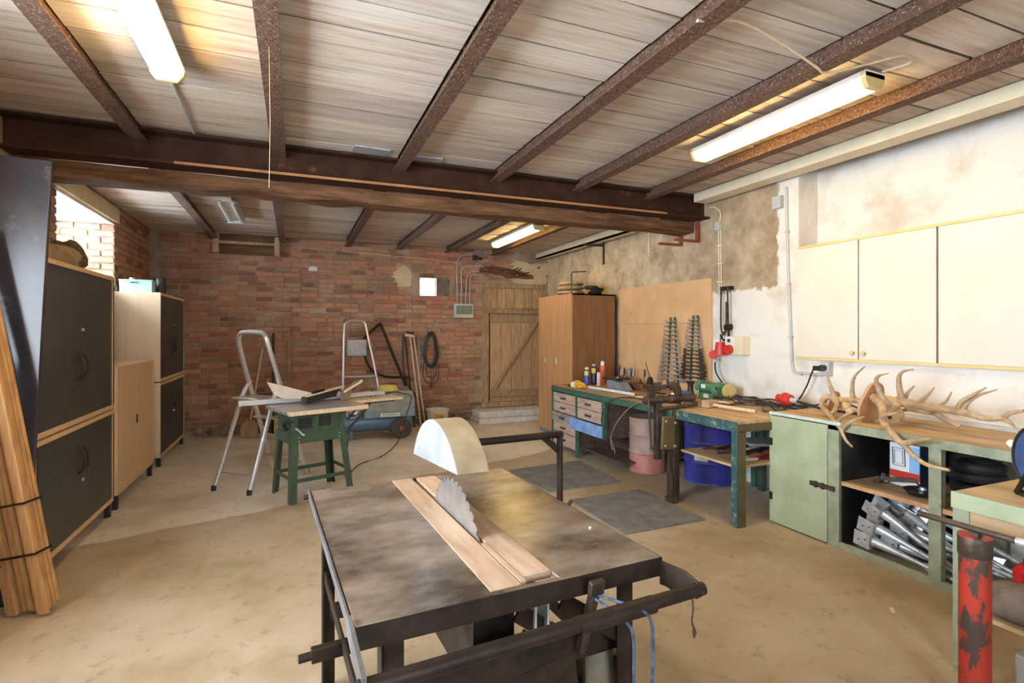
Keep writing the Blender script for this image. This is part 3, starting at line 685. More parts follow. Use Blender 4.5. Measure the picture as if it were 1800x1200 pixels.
tambour(3.99,5.45,[(.12,.89),(.905,2.012)],M_beech,M_anth,'tall dark-fronted double cupboard nearest the camera on the left')
tambour(5.56,6.84,[(.13,1.245)],M_beech,M_beech,'low beech cupboard with plain beech doors between the two tall ones')
tambour(7.15,8.58,[(.11,.965),(.98,2.0)],M_beechs,M_anth,'tall dark-fronted cupboard with beech side in the far left corner')

# leaning dark panel and pine boards
t = solo('leaning_panel', MB().beam((-1.63,3.87,0),(-1.54,3.955,2.565),.42,.032,(0,1,0)), M_panel, (-1.63,3.87,0), 'tall dark laminate panel leaning upright at the left edge', 'panel', bevel=.003)
def bundle(base, top, n, wd, label, group):
    base = Vector(base); top = Vector(top); r = random.Random(n)
    t = thing('board_bundle', label, 'timber', base, group=group)
    d = (top-base).normalized(); 
    side = Vector((.80,-.60,0)); side = (side-d*side.dot(d)).normalized(); nrm = d.cross(side).normalized()
    for i in range(n):
        s = side*(i*wd*.5 - n*wd*.25)+nrm*(r.uniform(-.01,.01)+(.024 if i % 2 else 0))
        sh = d*r.uniform(0,.03)
        m = MB(); p = base+s+sh; q = top+s+sh
        m.beam(p, q, .018, wd, side if False else nrm)
        build('board', m, M_pine, t, bevel=.002)
    for f in (.28,.52):
        c = base.lerp(top, f); build('wire_tie', MB().beam(c-side*n*wd*.27+nrm*.03, c+side*n*wd*.27+nrm*.03, .012,.05,nrm), M_iron, t)
    return t
def boards(base_xy, top, n, wd, label, lean_seed):
    """boards stand face to face, edges towards the camera"""
    r = random.Random(lean_seed); bx, by = base_xy
    t = thing('board_bundle', label, 'timber', (bx,by,0), group='bundles of pine boards leaning at the left')
    d = (Vector(top)-Vector((bx,by,0))); L = d.length; d.normalize()
    face = Vector((.93,-.36,0)); face = (face-d*face.dot(d)).normalized()      # across the boards
    nrm = d.cross(face).normalized()
    for i in range(n):
        col = i % 3; lay = i//3
        o = face*((col-1)*wd*1.0)+nrm*(lay*.024-.03)+d*abs(r.uniform(.0,.04))
        o += face*r.uniform(-.003,.003); p = Vector((bx,by,.0))+o; p += d*((.004-min(0,p.z))/d.z if p.z < .004 else 0); q = p+d*(L*r.uniform(.97,1))
        m = MB(); m.beam(p+nrm*(.012 if col == 1 else 0), q+nrm*(.012 if col == 1 else 0), .013, wd-.024, face)
        m.beam(p+face*(wd*.30), q+face*(wd*.30), .0205,.012, face); m.beam(p-face*(wd*.14), q-face*(wd*.14), .0205,.003, face)
        build('board', m, M_pine, t, smooth=0, bevel=.0015)
    c = Vector((bx,by,0))+d*.62; 
    m = MB(); m.obox((0,0,0),(.01,.01,.01))
    tie = MB()
    W = wd*1.52; H = .055
    for a, b2 in ((( -W,-H),(W,-H)),((W,-H),(W,H)),((W,H),(-W,H)),((-W,H),(-W,-H))):
        tie.beam(c+face*a[0]+nrm*a[1], c+face*b2[0]+nrm*b2[1], .004,.012, d)
    build('tie_band', tie, M_iron, t)
    c2 = c-d*.28; tie = MB()
    for a, b2 in ((( -W,-H),(W,-H)),((W,-H),(W,H)),((W,H),(-W,H)),((-W,H),(-W,-H))):
        tie.beam(c2+face*a[0]+nrm*a[1], c2+face*b2[0]+nrm*b2[1], .004,.012, d)
    build('tie_band', tie, M_iron, t)
boards((-1.33,3.70), (-1.70,3.80,2.1), 12, .082, 'tied bundle of long pine boards leaning on the dark panel', 5)
boards((-1.45,3.46), (-1.68,3.56,1.35), 6, .07, 'shorter bundle of pine boards at the very left edge', 9)

# things on top of the cupboards
t = thing('metal_toolbox', 'mint green metal box with clasp on the far cupboard', 'box', (-1.68,7.35,2.0))
build('body', MB().box(-1.845,-1.53,7.28,7.45,2.0,2.13), M_mint, t, bevel=.004); build('lid', MB().box(-1.85,-1.525,7.275,7.455,2.13,2.15), M_mint, t, bevel=.004)
build('handle', MB().tube([(-1.73,7.27,2.11),(-1.73,7.255,2.115),(-1.66,7.255,2.115),(-1.66,7.27,2.11)],.006,8), M_black, t); build('clasp', MB().cyl((-1.74,7.36,2.15),(-1.74,7.36,2.175),.03,seg=14), M_galv, t)
solo('round_tin', MB().lathe([(.055,2.0),(.06,2.01),(.06,2.19),(.045,2.215),(.0,2.22)],(-1.52,7.62,0)), M_black, (-1.52,7.62,2.0), 'small black round tin behind the mint box', 'tin')
solo('small_carton', MB().obox((-1.6,7.72,2.05),(.14,.12,.1),(0,0,.3)), M_jute, (-1.6,7.72,2.0), 'small brown carton beside the black tin', 'carton')
solo('crumpled_sack', MB().blob((-1.68,5.00,2.105),(.16,.19,.11),3,.14), M_jute, (-1.70,5.02,2.012), 'crumpled brown paper sack on the nearest tall cupboard', 'sack')
solo('crumpled_sack', MB().blob((-1.70,5.33,2.14),(.12,.10,.15),8,.12), mat('dark_sack', (.10,.065,.03), (.22,.15,.07), 12, .9, bump=.4, bscale=60), (-1.7,5.2,2.012), 'dark brown sack behind the crumpled one in front of the window', 'sack')

# ------------------------------------------------------------------ foreground circular saw bench
SAW = (.561,1.931,0); SR = R(3.2)
t = thing('saw_bench', 'large iron circular saw bench in the foreground', 'saw bench', SAW, SR)
W, Ln, H = .925, 1.197, .85; hx, hy = W/2, Ln/2
m = MB().box(-hx,-.105,-hy,hy,H-.014,H).box(.105,hx,-hy,hy,H-.014,H).box(-.105,.105,-hy,-hy+.02,H-.014,H)
build('table_top', m, M_saw, t, bevel=.002)
e=.003; m = MB().box(-hx-e,hx+e,-hy-e,-hy+.006,H-.058,H-.001).box(-hx-e,hx+e,hy-.006,hy+e,H-.058,H-.001).box(-hx-e,-hx+.006,-hy,hy,H-.058,H-.001).box(hx-.006,hx+e,-hy,hy,H-.058,H-.001)
build('apron', m, M_iron, t)
build('insert_board', MB().box(-.104,-.012,-hy+.021,hy,H-.02,H+.002), M_strip, t, bevel=.001)
build('insert_board', MB().box(.010,.104,-hy+.06,hy,H-.02,H+.002), M_strip, t, bevel=.001)
build('insert_board', MB().box(-.008,.007,-hy+.03,-.27,H-.02,H+.004), M_strip, t)
def Lleg(x, y, sx, sy):
    return MB().box(min(x,x+.055*sx),max(x,x+.055*sx),min(y,y+.006*sy),max(y,y+.006*sy),0,H-.02).box(min(x,x+.006*sx),max(x,x+.006*sx),min(y,y+.055*sy),max(y,y+.055*sy),0,H-.02)
for x, y, sx, sy in ((-hx+.065,-hy+.012,1,1),(hx-.10,-hy+.012,-1,1),(-hx+.04,hy-.04,1,-1),(hx-.10,hy-.04,-1,-1)):
    build('leg', Lleg(x,y,sx,sy), M_iron, t)
[build('crossbar', MB().beam((q,-hy+.06,.50),(q,hy-.06,.50),.008,.05), M_iron, t) for q in (-hx+.05, hx-.11)]
build('crossbar', MB().beam((-hx+.07,-hy+.10,.60),(hx-.11,-hy+.10,.60),.05,.09), M_iron, t)
build('crossbar', MB().beam((-hx+.07,hy-.1,.35),(hx-.11,hy-.1,.35),.05,.05), M_iron, t)
build('cross_rod', MB().cyl((-hx-.09,-.02,.475),(-hx+.12,-.02,.485),.014).beam((-hx-.05,-.02,.478),(-hx+.12,-.02,.483),.03,.045), M_iron, t, bevel=.002)
build('gusset', MB().beam((hx-.34,-hy+.03,H-.08),(hx-.12,-hy+.03,.62),.01,.05), M_iron, t); build('gusset', MB().beam((-.02,-hy+.03,H-.08),(.12,-hy+.05,.66),.01,.05), M_iron, t)
# blade (centre below the slot)
def blade_mesh():
    b = MB(); n = 40; Rr = .3; cz = H+.145-Rr; cy = .01; pts = []
    for k in range(n):
        a = 2*PI*k/n
        pts.append(((Rr-.017)*math.cos(a)+cy,(Rr-.017)*math.sin(a)+cz)); pts.append(((Rr-.006)*math.cos(a+.03)+cy,(Rr-.006)*math.sin(a+.03)+cz))
        pts.append((Rr*math.cos(a+.115)+cy,Rr*math.sin(a+.115)+cz)); pts.append(((Rr-.016)*math.cos(a+.135)+cy,(Rr-.016)*math.sin(a+.135)+cz))
    b.prism(pts,'x',-.004,-.001); return b
bl = build('saw_blade', blade_mesh(), M_blade, t, smooth=20)
build('hub', MB().cyl((-.03,.01,H+.145-.3),(.02,.01,H+.145-.3),.05), M_iron, bl)
# extension pipe on two brackets
yl = -hy-.155
build('edge_bar', MB().beam((-hx-.008,hy+.02,H-.012),(-hx-.008,-hy+.03,H-.012),.006,.03).beam((-hx-.008,-hy+.04,H-.012),(-hx-.008,yl-.01,H-.045),.010,.05), mat('greyish_steel_bar', (.16,.16,.18), (.28,.28,.30), 9, .4, .6), t)
build('end_pin', MB().cyl((-hx-.03,hy-.02,H-.02),(-hx+.0,hy-.02,H-.02),.011), M_iron, t)
m = MB(); m.prism([(-hy,H-.01),(-hy,H-.085),(yl+.0,H-.062),(yl-.025,H-.04),(yl,H-.01),(yl+.05,H-.0)],'x',hx-.006,hx+.002)
m.box(hx+.0,hx+.03,-hy-.10,-hy,H-.085,H-.078)
build('arm', m, M_iron, t, bevel=.003)
p = build('extension_pipe', MB().cyl((-hx-.02,yl,H-.048),(hx+.018,yl,H-.035),.0185,seg=20), M_iron, t, label='brown rusty pipe along the front')
build('pipe_sleeve', MB().cyl((.06,yl,H-.044),(.30,yl,H-.041),.023,seg=20), M_iron, p)
build('chain', MB().tube(smooth_path([(hx-.02,yl,H-.055),(hx-.018,yl,H-.09),(hx-.022,yl,H-.12),(hx-.016,yl,H-.14)],3),[.0022,.003]*4+[.003,.0022],6).tube([(hx-.016,yl,H-.138),(hx-.012,yl,H-.155),(hx-.014,yl,H-.17)],[.003,.006,.002],6), M_vise, t)
# lever with rope
lv = build('lever', MB().beam((.20,-hy+.05,.60),(.19,-hy-.04,H-.03),.022,.03).obox((.188,-hy-.05,H-.018),(.045,.02,.04),(.2,0,0)), M_vise, t, bevel=.003)
build('rope', MB().tube(smooth_path([(.185,-hy-.05,H-.05),(.20,yl-.01,H-.06),(.215,yl-.024,H-.10),(.22,yl-.02,H-.2),(.225,yl-.02,H-.36),(.235,yl-.02,.40)],5),.0045,8)
      .tube(smooth_path([(.19,-hy-.05,H-.04),(.24,yl-.01,H-.035),(.275,yl-.022,H-.07),(.28,yl-.024,H-.16),(.275,yl-.02,H-.36),(.27,yl-.02,.40)],5),.0045,8), M_rope, lv, label='blue rope loop')
build('bracket', MB().box(.03,.036,-hy+.02,-hy+.08,.70,.78).box(.07,.076,-hy+.02,-hy+.08,.70,.78).box(.03,.076,-hy+.076,-hy+.08,.70,.78), M_galv, t)
# motor, pulley, chute
mo = build('motor', MB().lathe([(.0,.02),(.05,.02),(.082,.05),(.088,.12),(.088,.40),(.07,.47),(.045,.52),(0,.53)],(.33,-hy+.16,.08),seg=24), M_motor, t)
build('nameplate', MB().box(.335,.375,-hy+.068,-hy+.073,.36,.40), M_galv, mo)
m = MB()
for k in range(8): m.box(.14,.24,-hy+.12,-hy+.13,.20+k*.035,.215+k*.035)
m.box(.13,.14,-hy+.1,-hy+.3,.15,.55).box(.24,.25,-hy+.1,-hy+.3,.15,.55)
build('grille', m, M_iron, t)
build('pulley', MB().cyl((-.03,-hy+.10,.42),(-.03,-hy+.17,.42),.16,seg=36), M_iron, t, bevel=.004)
build('dust_chute', MB().prism([(-.36,.66),(-.12,.74),(-.02,.76),(-.10,.56),(-.25,.54)],'y',-.02,.25), M_galv, t, bevel=.003)
build('blade_housing', MB().box(-.07,.07,-.36,.36,.42,.78), M_iron, t)
build('side_plate', MB().beam((-.34,-hy+.08,.46),(.20,-hy+.08,.53),.012,.11).obox((-.02,-hy+.075,.44),(.22,.01,.06)), M_iron, t)
# guard on its stand
build('post', MB().cyl((hx+.01,.035,H-.30),(hx+.01,.035,H+.275),.0135,seg=14), M_iron, t)
build('support_arm', MB().cyl((hx+.02,.035,H+.27),(.05,.03,H+.27),.0145,seg=14).beam((hx+.005,.035,H+.20),(hx-.065,.035,H+.262),.008,.025), M_iron, t)
build('clamp_knob', MB().cyl((hx-.002,-.02,H-.03),(hx+.035,-.02,H+.005),.008), M_black, t)
gcy, gcz, gr = .03, H+.049, .320
GA0, GA1 = 25, 121
def hood(x0, x1, r0, r1):
    b = MB(); n = 28; A = []
    for i in range(n+1):
        a = R(GA0)+R(GA1)*i/n
        A.append([b.b.verts.new((x, gcy+q*math.cos(a), gcz+q*math.sin(a))) for x, q in ((x0,r1),(x1,r1),(x1,r0),(x0,r0))])
    for P, Q in zip(A, A[1:]):
        for k in range(4): b.b.faces.new((P[k],P[(k+1)%4],Q[(k+1)%4],Q[k]))
    b.b.faces.new(A[0]); b.b.faces.new(A[-1][::-1]); return b
gd = build('blade_guard', hood(-.075,.035,gr-.006,gr), M_guardt, t, label='dusty beige rim of the half-round guard')
def disc(x0, x1):
    b = MB(); pts = [(gcy+(gr-.001)*math.cos(R(GA0)+R(GA1)*i/28), gcz+(gr-.001)*math.sin(R(GA0)+R(GA1)*i/28)) for i in range(29)]
    b.prism(pts,'x',x0,x1); return b
build('guard_side', disc(-.077,-.073), M_guardw, t, label='whitish half-round side of the guard'); build('guard_side', disc(.033,.037), M_guardt, t)
build('nail', MB().cyl((.40,-.30,H),(.40,-.30,H+.004),.006), M_galv, t)
for i, (x, y, a) in enumerate(((.10,1.45,.1),(.13,1.50,-.05))):
    solo('lath', MB().beam((x-.01,y,0),(x+.02,y+.06,.56-i*.05),.03,.008,(0,1,0)), M_straw, (x,y,0), ['pale slat leaning on the left leg of the saw bench, front one','pale slat leaning on the left leg of the saw bench, rear one'][i], 'slat', 'pale slats under the saw bench')

# ------------------------------------------------------------------ mats on the floor
def floor_mat_piece(c, label):
    m = MB(); b = m.b; lo = [b.verts.new((x,y,0.001)) for x,y in c]; hi = [b.verts.new((x,y,.012)) for x,y in c]
    b.faces.new(lo[::-1]); b.faces.new(hi)
    for k in range(4): b.faces.new((lo[k],lo[(k+1)%4],hi[(k+1)%4],hi[k]))
    x = sum(q[0] for q in c)/4; y = sum(q[1] for q in c)/4
    solo('rubber_mat', m, M_mat, (x,y,0), label, 'mat', 'grey rubber mats on the floor', bevel=.002)
floor_mat_piece([(2.27,4.61),(3.11,4.64),(3.16,5.60),(2.20,5.50)], 'grey rubber mat nearer the drawers of the workbench')
floor_mat_piece([(2.33,3.43),(3.13,3.45),(3.14,4.35),(2.33,4.32)], 'grey rubber mat beside the saw bench, nearer the camera')

# ------------------------------------------------------------------ workbench A with drawers
def leg_L(x, y, w, z, M, t, z0=0): return build('leg', MB().box(x,x+w,y,y+w,z0,z), M, t, bevel=.003)
t = thing('drawer_workbench', 'long green steel workbench with wooden drawers and leg vise', 'workbench', (3.7,5.2,0))
Y0, Y1, X0, X1, H = 3.96, 6.43, 3.20, 4.32, .83
build('worktop', MB().box(X0+.006,X1,Y0,Y1,H-.03,H), M_wtop, t)
build('front_rail', MB().box(X0,X0+.006,Y0,Y1,H-.062,H+.003), M_green, t); build('end_rail', MB().box(X0,X1,Y1-.006,Y1,H-.062,H+.003), M_green, t)
for y in (6.39, 5.735): leg_L(X0+.002,y,.042,H-.06,M_green,t)
leg_L(X0+.002,5.12,.05,H-.06,M_green,t,.34); leg_L(X0+.02,4.0,.06,H-.06,M_vise,t)
for y in (6.38,5.12,4.0): leg_L(X1-.07,y,.05,H-.06,M_green,t)
[build('side_panel', MB().box(X0+.05,X1-.1,q,q+.008,.06,H-.06), M_dark, t) for q in (6.395, 5.75)]
build('side_panel', MB().box(X0+.05,X1-.1,5.135,5.145,.34,H-.06), M_dark, t)
def drawer(y0, y1, z0, z1, M, out=0.0, lab=None):
    d = build('drawer', MB().box(X0+.004-out,X0+.024-out,y0,y1,z0,z1).box(X0+.03,X0+.7,y0+.02,y1-.02,z0+.01,z1-.03), M, t, bevel=.002, label=lab)
    c = (y0+y1)/2; zc = (z0+z1)/2
    h = build('handle', MB().box(X0-.020-out,X0+.004-out,c-.05,c-.035,zc-.012,zc+.012).box(X0-.020-out,X0+.004-out,c+.035,c+.05,zc-.012,zc+.012).box(X0-.026-out,X0-.018-out,c-.055,c+.055,zc-.014,zc+.014), M_dark, d, bevel=.002)
for i, (z0, z1, M) in enumerate(((.635,.752,M_draw),(.508,.628,M_draw),(.385,.50,M_drawg),(.255,.378,M_draw),(.085,.245,M_draw))):
    drawer(5.785,6.375,z0,z1,M,.02 if i == 2 else 0,'grey worn drawer front' if i == 2 else None)
drawer(5.175,5.725,.635,.752,M_draw); drawer(5.175,5.725,.50,.628,M_draw)
build('blue_board', MB().box(X0-.03,X0-.008,5.13,5.87,.355,.488), M_bluew, t, label='blue painted board below the second drawer stack')
for z0, z1, x in ((.60,.70,3.85),(.40,.55,3.8),(.12,.28,3.7)):
    build('back_board', MB().box(x,x+.02,4.85,5.70,z0,z1), M_dark, t)
build('lower_shelf', MB().box(3.3,4.2,4.9,5.72,.10,.12), M_dark, t)

# leg vise at the joint of both benches
v = thing('leg_vise', 'heavy rusty iron leg vise between the two green benches', 'vise', (3.15,4.0,0))
yy = 4.02; zz = .925
build('screw_housing', MB().lathe([(.0,2.93),(.03,2.935),(.037,2.95),(.037,2.985),(.032,2.99),(.032,3.10),(.038,3.105),(.038,3.14),(.034,3.15),(.034,3.22),(.042,3.225),(.042,3.26),(.032,3.27),(.032,3.50),(.0,3.51)],(0,yy,zz),'x',24), M_vise, v)
build('guide_rod', MB().cyl((3.10,yy-.02,zz-.085),(3.52,yy-.02,zz-.06),.018).cyl((3.08,yy-.02,zz-.085),(3.13,yy-.02,zz-.085),.028), M_vise, v)
build('handle_bar', MB().cyl((2.955,yy-.045,zz+.02),(2.985,yy-.045,zz-.43),.0115).lathe([(0,-.02),(.017,-.012),(.017,.012),(0,.02)],(2.985,yy-.045,zz-.43)), M_vise, v, label='long steel tommy bar hanging down')
def jaw(x0, sgn):
    m = MB(); pts = smooth_path([(x0-.06*sgn,yy,zz-.05),(x0-.075*sgn,yy,zz+.03),(x0-.055*sgn,yy,zz+.10),(x0-.01*sgn,yy,zz+.125),(x0+.03*sgn,yy,zz+.12)],5)
    for a, b in zip(pts, pts[1:]): m.beam(a,b,.075,.032,(0,1,0))
    m.obox((x0+.035*sgn,yy,zz+.118),(.05,.11,.03)); return m
build('jaw', jaw(3.09,1), M_vise, v, bevel=.004); build('jaw', jaw(3.25,-1), M_vise, v, bevel=.004)
build('front_leg', MB().box(3.06,3.115,yy-.03,yy+.03,.38,zz-.03), M_vise, v, bevel=.005)
build('mount_plate', MB().obox((3.16,yy-.075,.63),(.17,.03,.30),(0,R(3),0)), M_vplate, v, bevel=.008, label='olive brown steel plate')
for bx, bz in ((3.11,.74),(3.215,.72),(3.10,.52),(3.21,.51)): build('bolt', MB().cyl((bx,yy-.088,bz),(bx,yy-.10,bz),.011,seg=6), M_galv, v)
build('rear_leg', MB().box(3.205,3.265,yy-.09,yy-.03,0,.84), M_vise, v, bevel=.004)
build('brace_strut', MB().tube(smooth_path([(3.15,yy-.1,.46),(3.135,yy-.12,.36),(3.165,yy-.12,.22),(3.16,yy-.12,.05)],4),.011,8), M_iron, v)
build('foot_clamp', MB().box(3.13,3.21,yy-.14,yy-.05,.0,.05).box(3.145,3.16,yy-.13,yy-.115,.12,.30), M_vise, v, bevel=.004)

# ------------------------------------------------------------------ workbench B with open shelf
t = thing('open_workbench', 'teal steel workbench with a wooden shelf underneath', 'workbench', (3.75,3.55,0))
build('worktop', MB().box(3.232,4.31,3.215,3.93,.815,.84), M_wtopx, t, bevel=.002)
build('front_rail', MB().box(3.224,3.232,3.21,3.93,.755,.838), M_teal, t); build('end_rail', MB().box(3.224,4.3,3.205,3.212,.755,.815), M_vplate, t)
build('leg', MB().box(3.226,3.31,3.21,3.27,0,.76), M_teal, t, bevel=.003); build('leg_side', MB().box(3.24,3.314,3.205,3.212,0,.76), M_vplate, t, label='brown unpainted leg side')
build('leg', MB().box(4.19,4.25,3.30,3.36,0,.8), M_dgreen, t, bevel=.003); build('leg', MB().box(4.19,4.25,3.85,3.91,0,.8), M_dgreen, t, bevel=.003)
build('shelf', MB().box(3.24,4.2,3.22,3.88,.468,.488), M_wtop, t)
# clutter on the shelf: iron offcuts, files and red handled bars
r = random.Random(2)
names = ['flat_bar','file','offcut']
spots = [((3.42,3.80,.496),(3.80,3.64,.50),.03,.006),((3.50,3.84,.496),(3.62,3.50,.498),.045,.005),((3.40,3.60,.50),(3.78,3.50,.50),.02,.012),((3.60,3.75,.505),(4.0,3.70,.505),.05,.006),((3.55,3.62,.512),(3.95,3.74,.515),.035,.006),((3.70,3.55,.516),(4.02,3.66,.518),.06,.005),((3.46,3.70,.509),(3.72,3.76,.512),.04,.005)]
labs = ['long thin flat bar at the left of the shelf','short flat bar lying across the shelf end','narrow round-edged file nearest the shelf front','broad flat bar at the middle of the shelf','flat bar lying askew on the others','wide thin plate strip on top of the pile','short grey offcut on the left of the pile']
for i, (a, b, wd, h) in enumerate(spots):
    solo('flat_bar', MB().beam(a,b,wd,h), M_galv if i == 5 else M_vise, (a[0],a[1],.488), labs[i]+' under the teal bench', 'iron bar', 'iron bars on the bench shelf')
solo('steel_tube', MB().cyl((3.48,3.46,.506),(3.86,3.56,.506),.017), M_vise, (3.48,3.46,.488), 'grey steel tube on the shelf under the teal bench', 'tube')
for i, yy2 in enumerate((3.33,3.27)):
    tt = thing('pipe_wrench', ['red-handled pipe wrench at the front of the bench shelf','red-handled pipe wrench just behind the front one'][1-i], 'wrench', (3.4+i*.05,yy2,.488), group='red-handled wrenches on the bench shelf')
    build('handle', MB().tube([(3.52+i*.02,yy2+.04,.503),(3.75,yy2+.02,.505),(4.02,yy2,.505)],[.012,.014,.013],8), M_red if i == 0 else M_redpaint, tt)
    build('jaw', MB().obox((3.45+i*.03,yy2+.045,.503),(.11,.045,.024),(0,0,-.15)), M_galv, tt, bevel=.003)
solo('grey_sheet', MB().prism([(3.78,3.62),(3.98,3.50),(4.16,3.60),(4.14,3.82),(3.9,3.86)],'z',.522,.545), mat('grey_board', (.2,.2,.2), (.3,.3,.29), 9, .7), (3.97,3.68,.488), 'grey board lying over the iron bars on the shelf', 'board', bevel=.004)
# ------------------------------------------------------------------ drums
def drum(c, r, h, M, lid, label, name='steel_drum', M2=None):
    x, y = c; t = thing(name, label, 'drum', (x,y,0))
    def prof(z0, z1):
        P = []
        for q in [z0+(z1-z0)*k/40 for k in range(41)]:
            rr_ = r
            for zr in (h*.36,h*.68): rr_ += .009*math.exp(-((q-zr)/.008)**2)
            if q > h-.02: rr_ += .006
            if q < .018: rr_ += .004
            P.append((rr_, q))
        return P
    if M2:
        build('body', MB().lathe(prof(h*.36,h),(x,y,0),seg=40), M, t); build('lower_body', MB().lathe(prof(0.004,h*.36),(x,y,0),seg=40), M2, t, label='faded red lower part')
    else: build('body', MB().lathe(prof(0.004,h),(x,y,0),seg=40), M, t)
    build('lid', MB().lathe([(0,h-.012),(r-.012,h-.012),(r-.006,h+.002),(r+.004,h+.002),(r+.006,h-.004)],(x,y,0),seg=40,close=False), lid, t)
    return t
drum((3.66,4.95), .195, .60, M_rustdrum, M_rustdrum, 'rusty pinkish steel drum standing under the workbench by the vise', M2=M_rustred)
d = drum((4.04,4.38), .265, .60, M_blue, M_lid, 'blue steel drum under the teal bench')
c = Vector((4.04,4.38,0)); 
m = MB()
for k in range(6):
    a0, a1 = R(192+k*5), R(197+k*5)
    v = [m.b.verts.new(c+Vector(((.2665)*math.cos(a),(.2665)*math.sin(a),z))) for a, z in ((a0,.24),(a1,.24),(a1,.31),(a0,.31))]; m.b.faces.new(v)
build('drum_label', m, M_paper, d, smooth=0)


# ------------------------------------------------------------------ wooden cupboard and hardboard panel
t = thing('wooden_cupboard', 'tall brown veneered cupboard beside the barn door', 'cupboard', (3.9,7.05,0))
x0, x1, y0, y1, h = 3.56, 4.28, 6.53, 7.60, 2.085
build('carcass', MB().box(x0+.02,x1,y0,y0+.02,.06,h).box(x0+.02,x1,y1-.02,y1,.06,h).box(x0+.02,x1,y0,y1,h-.02,h).box(x1-.01,x1,y0,y1,.06,h).box(x0+.02,x1,y0,y1,.06,.08), M_cupbd, t)
build('plinth', MB().box(x0+.02,x1-.02,y0+.01,y1-.01,0,.06), mat('blue_grey_plinth', (.12,.15,.18), (.2,.23,.26), 9, .6), t)
for a, b, hy2 in ((y0,(y0+y1)/2-.002,(y0+y1)/2-.06),((y0+y1)/2+.002,y1,(y0+y1)/2+.30)):
    d = build('door', MB().box(x0,x0+.02,a,b,.065,h), M_cupb, t, bevel=.0015)
    hh = 1.115; yy2 = hy2
    build('handle', MB().box(x0-.004,x0,yy2-.022,yy2+.022,hh-.055,hh+.055).box(x0-.012,x0-.004,yy2-.008,yy2+.008,hh-.03,hh+.03), M_alu, d, bevel=.002)
    build('keyhole', MB().cyl((x0-.001,yy2,hh-.075),(x0-.002,yy2,hh-.075),.006), M_ink, d)
solo('hardboard_panel', MB().box(4.325,4.345,4.68,6.50,.86,1.652).box(4.325,4.345,4.68,6.50,1.656,2.155), M_hard, (4.335,5.6,.86), 'large light brown hardboard panel fixed to the right wall', 'panel')
for i, (z, s) in enumerate(((2.125,1),(2.195,.95),(2.26,.9))):
    solo('sandbag', MB().blob((3.80,7.0,z),(.20*s,.24*s,.042),20+i,.06), M_jute, (3.86,6.92,z-.03), ['lowest jute bag of the pile on the wooden cupboard','middle jute bag of the pile on the wooden cupboard','top jute bag of the pile on the wooden cupboard'][i], 'bag', 'jute bags on the wooden cupboard')
for i, (x, y, z) in enumerate(((4.05,6.72,2.12),(3.98,6.70,2.19),(4.12,6.78,2.17))):
    solo('coiled_strap', MB().tube(arc((x,y,z),.08,0,2*PI,16,'xy')[:-1],.024,8,closed=True), M_blackr, (x,y,z-.03), ['black coiled strap at the right on the wooden cupboard','black coiled strap on top beside the bags','black coiled strap at the rear of the cupboard top'][i], 'strap', 'black straps on the wooden cupboard')
solo('bent_rod', MB().tube([(3.60,6.60,2.086),(3.60,6.60,2.37),(3.61,6.59,2.39),(3.72,6.50,2.39),(3.76,6.47,2.388)],.009,8), M_vise, (3.6,6.6,2.086), 'bent iron rod standing on the front of the wooden cupboard', 'rod')

# ------------------------------------------------------------------ wall cupboards
t = thing('wall_cupboard', 'long cream wall cupboard above the antlers on the right wall', 'cupboard', (4.46,2.7,1.30))
x = 4.33; zb, zt = 1.30, 2.335
build('carcass', MB().box(x,4.595,1.25,3.555,zb,zb+.018).box(x,4.595,1.25,3.555,zt-.018,zt).box(x,4.595,3.54,3.555,zb,zt).box(x,4.595,2.978,2.994,zb,zt).box(x,4.595,2.395,2.411,zb,zt).box(x,4.595,1.25,1.266,zb,zt), M_redgap, t)
build('top_strip', MB().box(x-.022,x+.002,1.25,3.56,zt-.022,zt), M_yell, t); build('bottom_strip', MB().box(x-.022,x+.002,1.25,3.56,zb,zb+.022), M_yell, t)
for a, b, ky in ((2.992,3.558,3.03),(2.410,2.980,2.935),(1.80,2.396,1.85),(1.26,1.79,1.7)):
    d = build('door', MB().box(x-.02,x-.002,a,b,zb+.023,zt-.024), M_white, t, bevel=.0015)
    build('knob', MB().lathe([(.0,-.030),(.014,-.028),(.019,-.020),(.013,-.008),(.009,0)],(x-.02,ky,zb+.075),'x',16), M_knob, d)

# ------------------------------------------------------------------ pale green cabinet bench C
t = thing('green_cabinet_bench', 'pale green cabinet bench under the antlers with one door and open bays', 'workbench', (3.95,2.3,0))
x0, x1, y0, y1, h = 3.60, 4.31, 1.20, 3.235, .90
build('worktop', MB().box(x0+.02,x1,y0,y1-.01,h-.022,h-.002), M_wtopx, t)
build('front_rail', MB().box(x0-.004,x0+.02,y0,2.72,h-.058,h), M_paled, t, bevel=.002)
build('top_lip', MB().box(x0-.006,x0+.02,2.62,y1,h-.022,h+.001), mat('pale_blue_green_lip', (.42,.56,.50), (.55,.65,.60), 8, .5), t, bevel=.002)
build('side_panel', MB().box(x0,x1-.02,y1-.012,y1,0,h-.02), M_pale, t)
build('partition', MB().box(x0+.02,x1-.02,2.625,2.64,.03,h-.03).box(x1-.03,x1-.02,2.06,2.64,.03,h-.03), M_black, t)
d = build('door', MB().box(x0-.006,x0+.008,2.722,3.222,.012,h-.03), M_pale, t, bevel=.002)
for z in (.22,.66): build('hinge', MB().box(x0-.010,x0-.004,3.20,3.225,z-.03,z+.03).cyl((x0-.01,3.222,z-.03),(x0-.01,3.222,z+.03),.005,seg=8), M_iron, d)
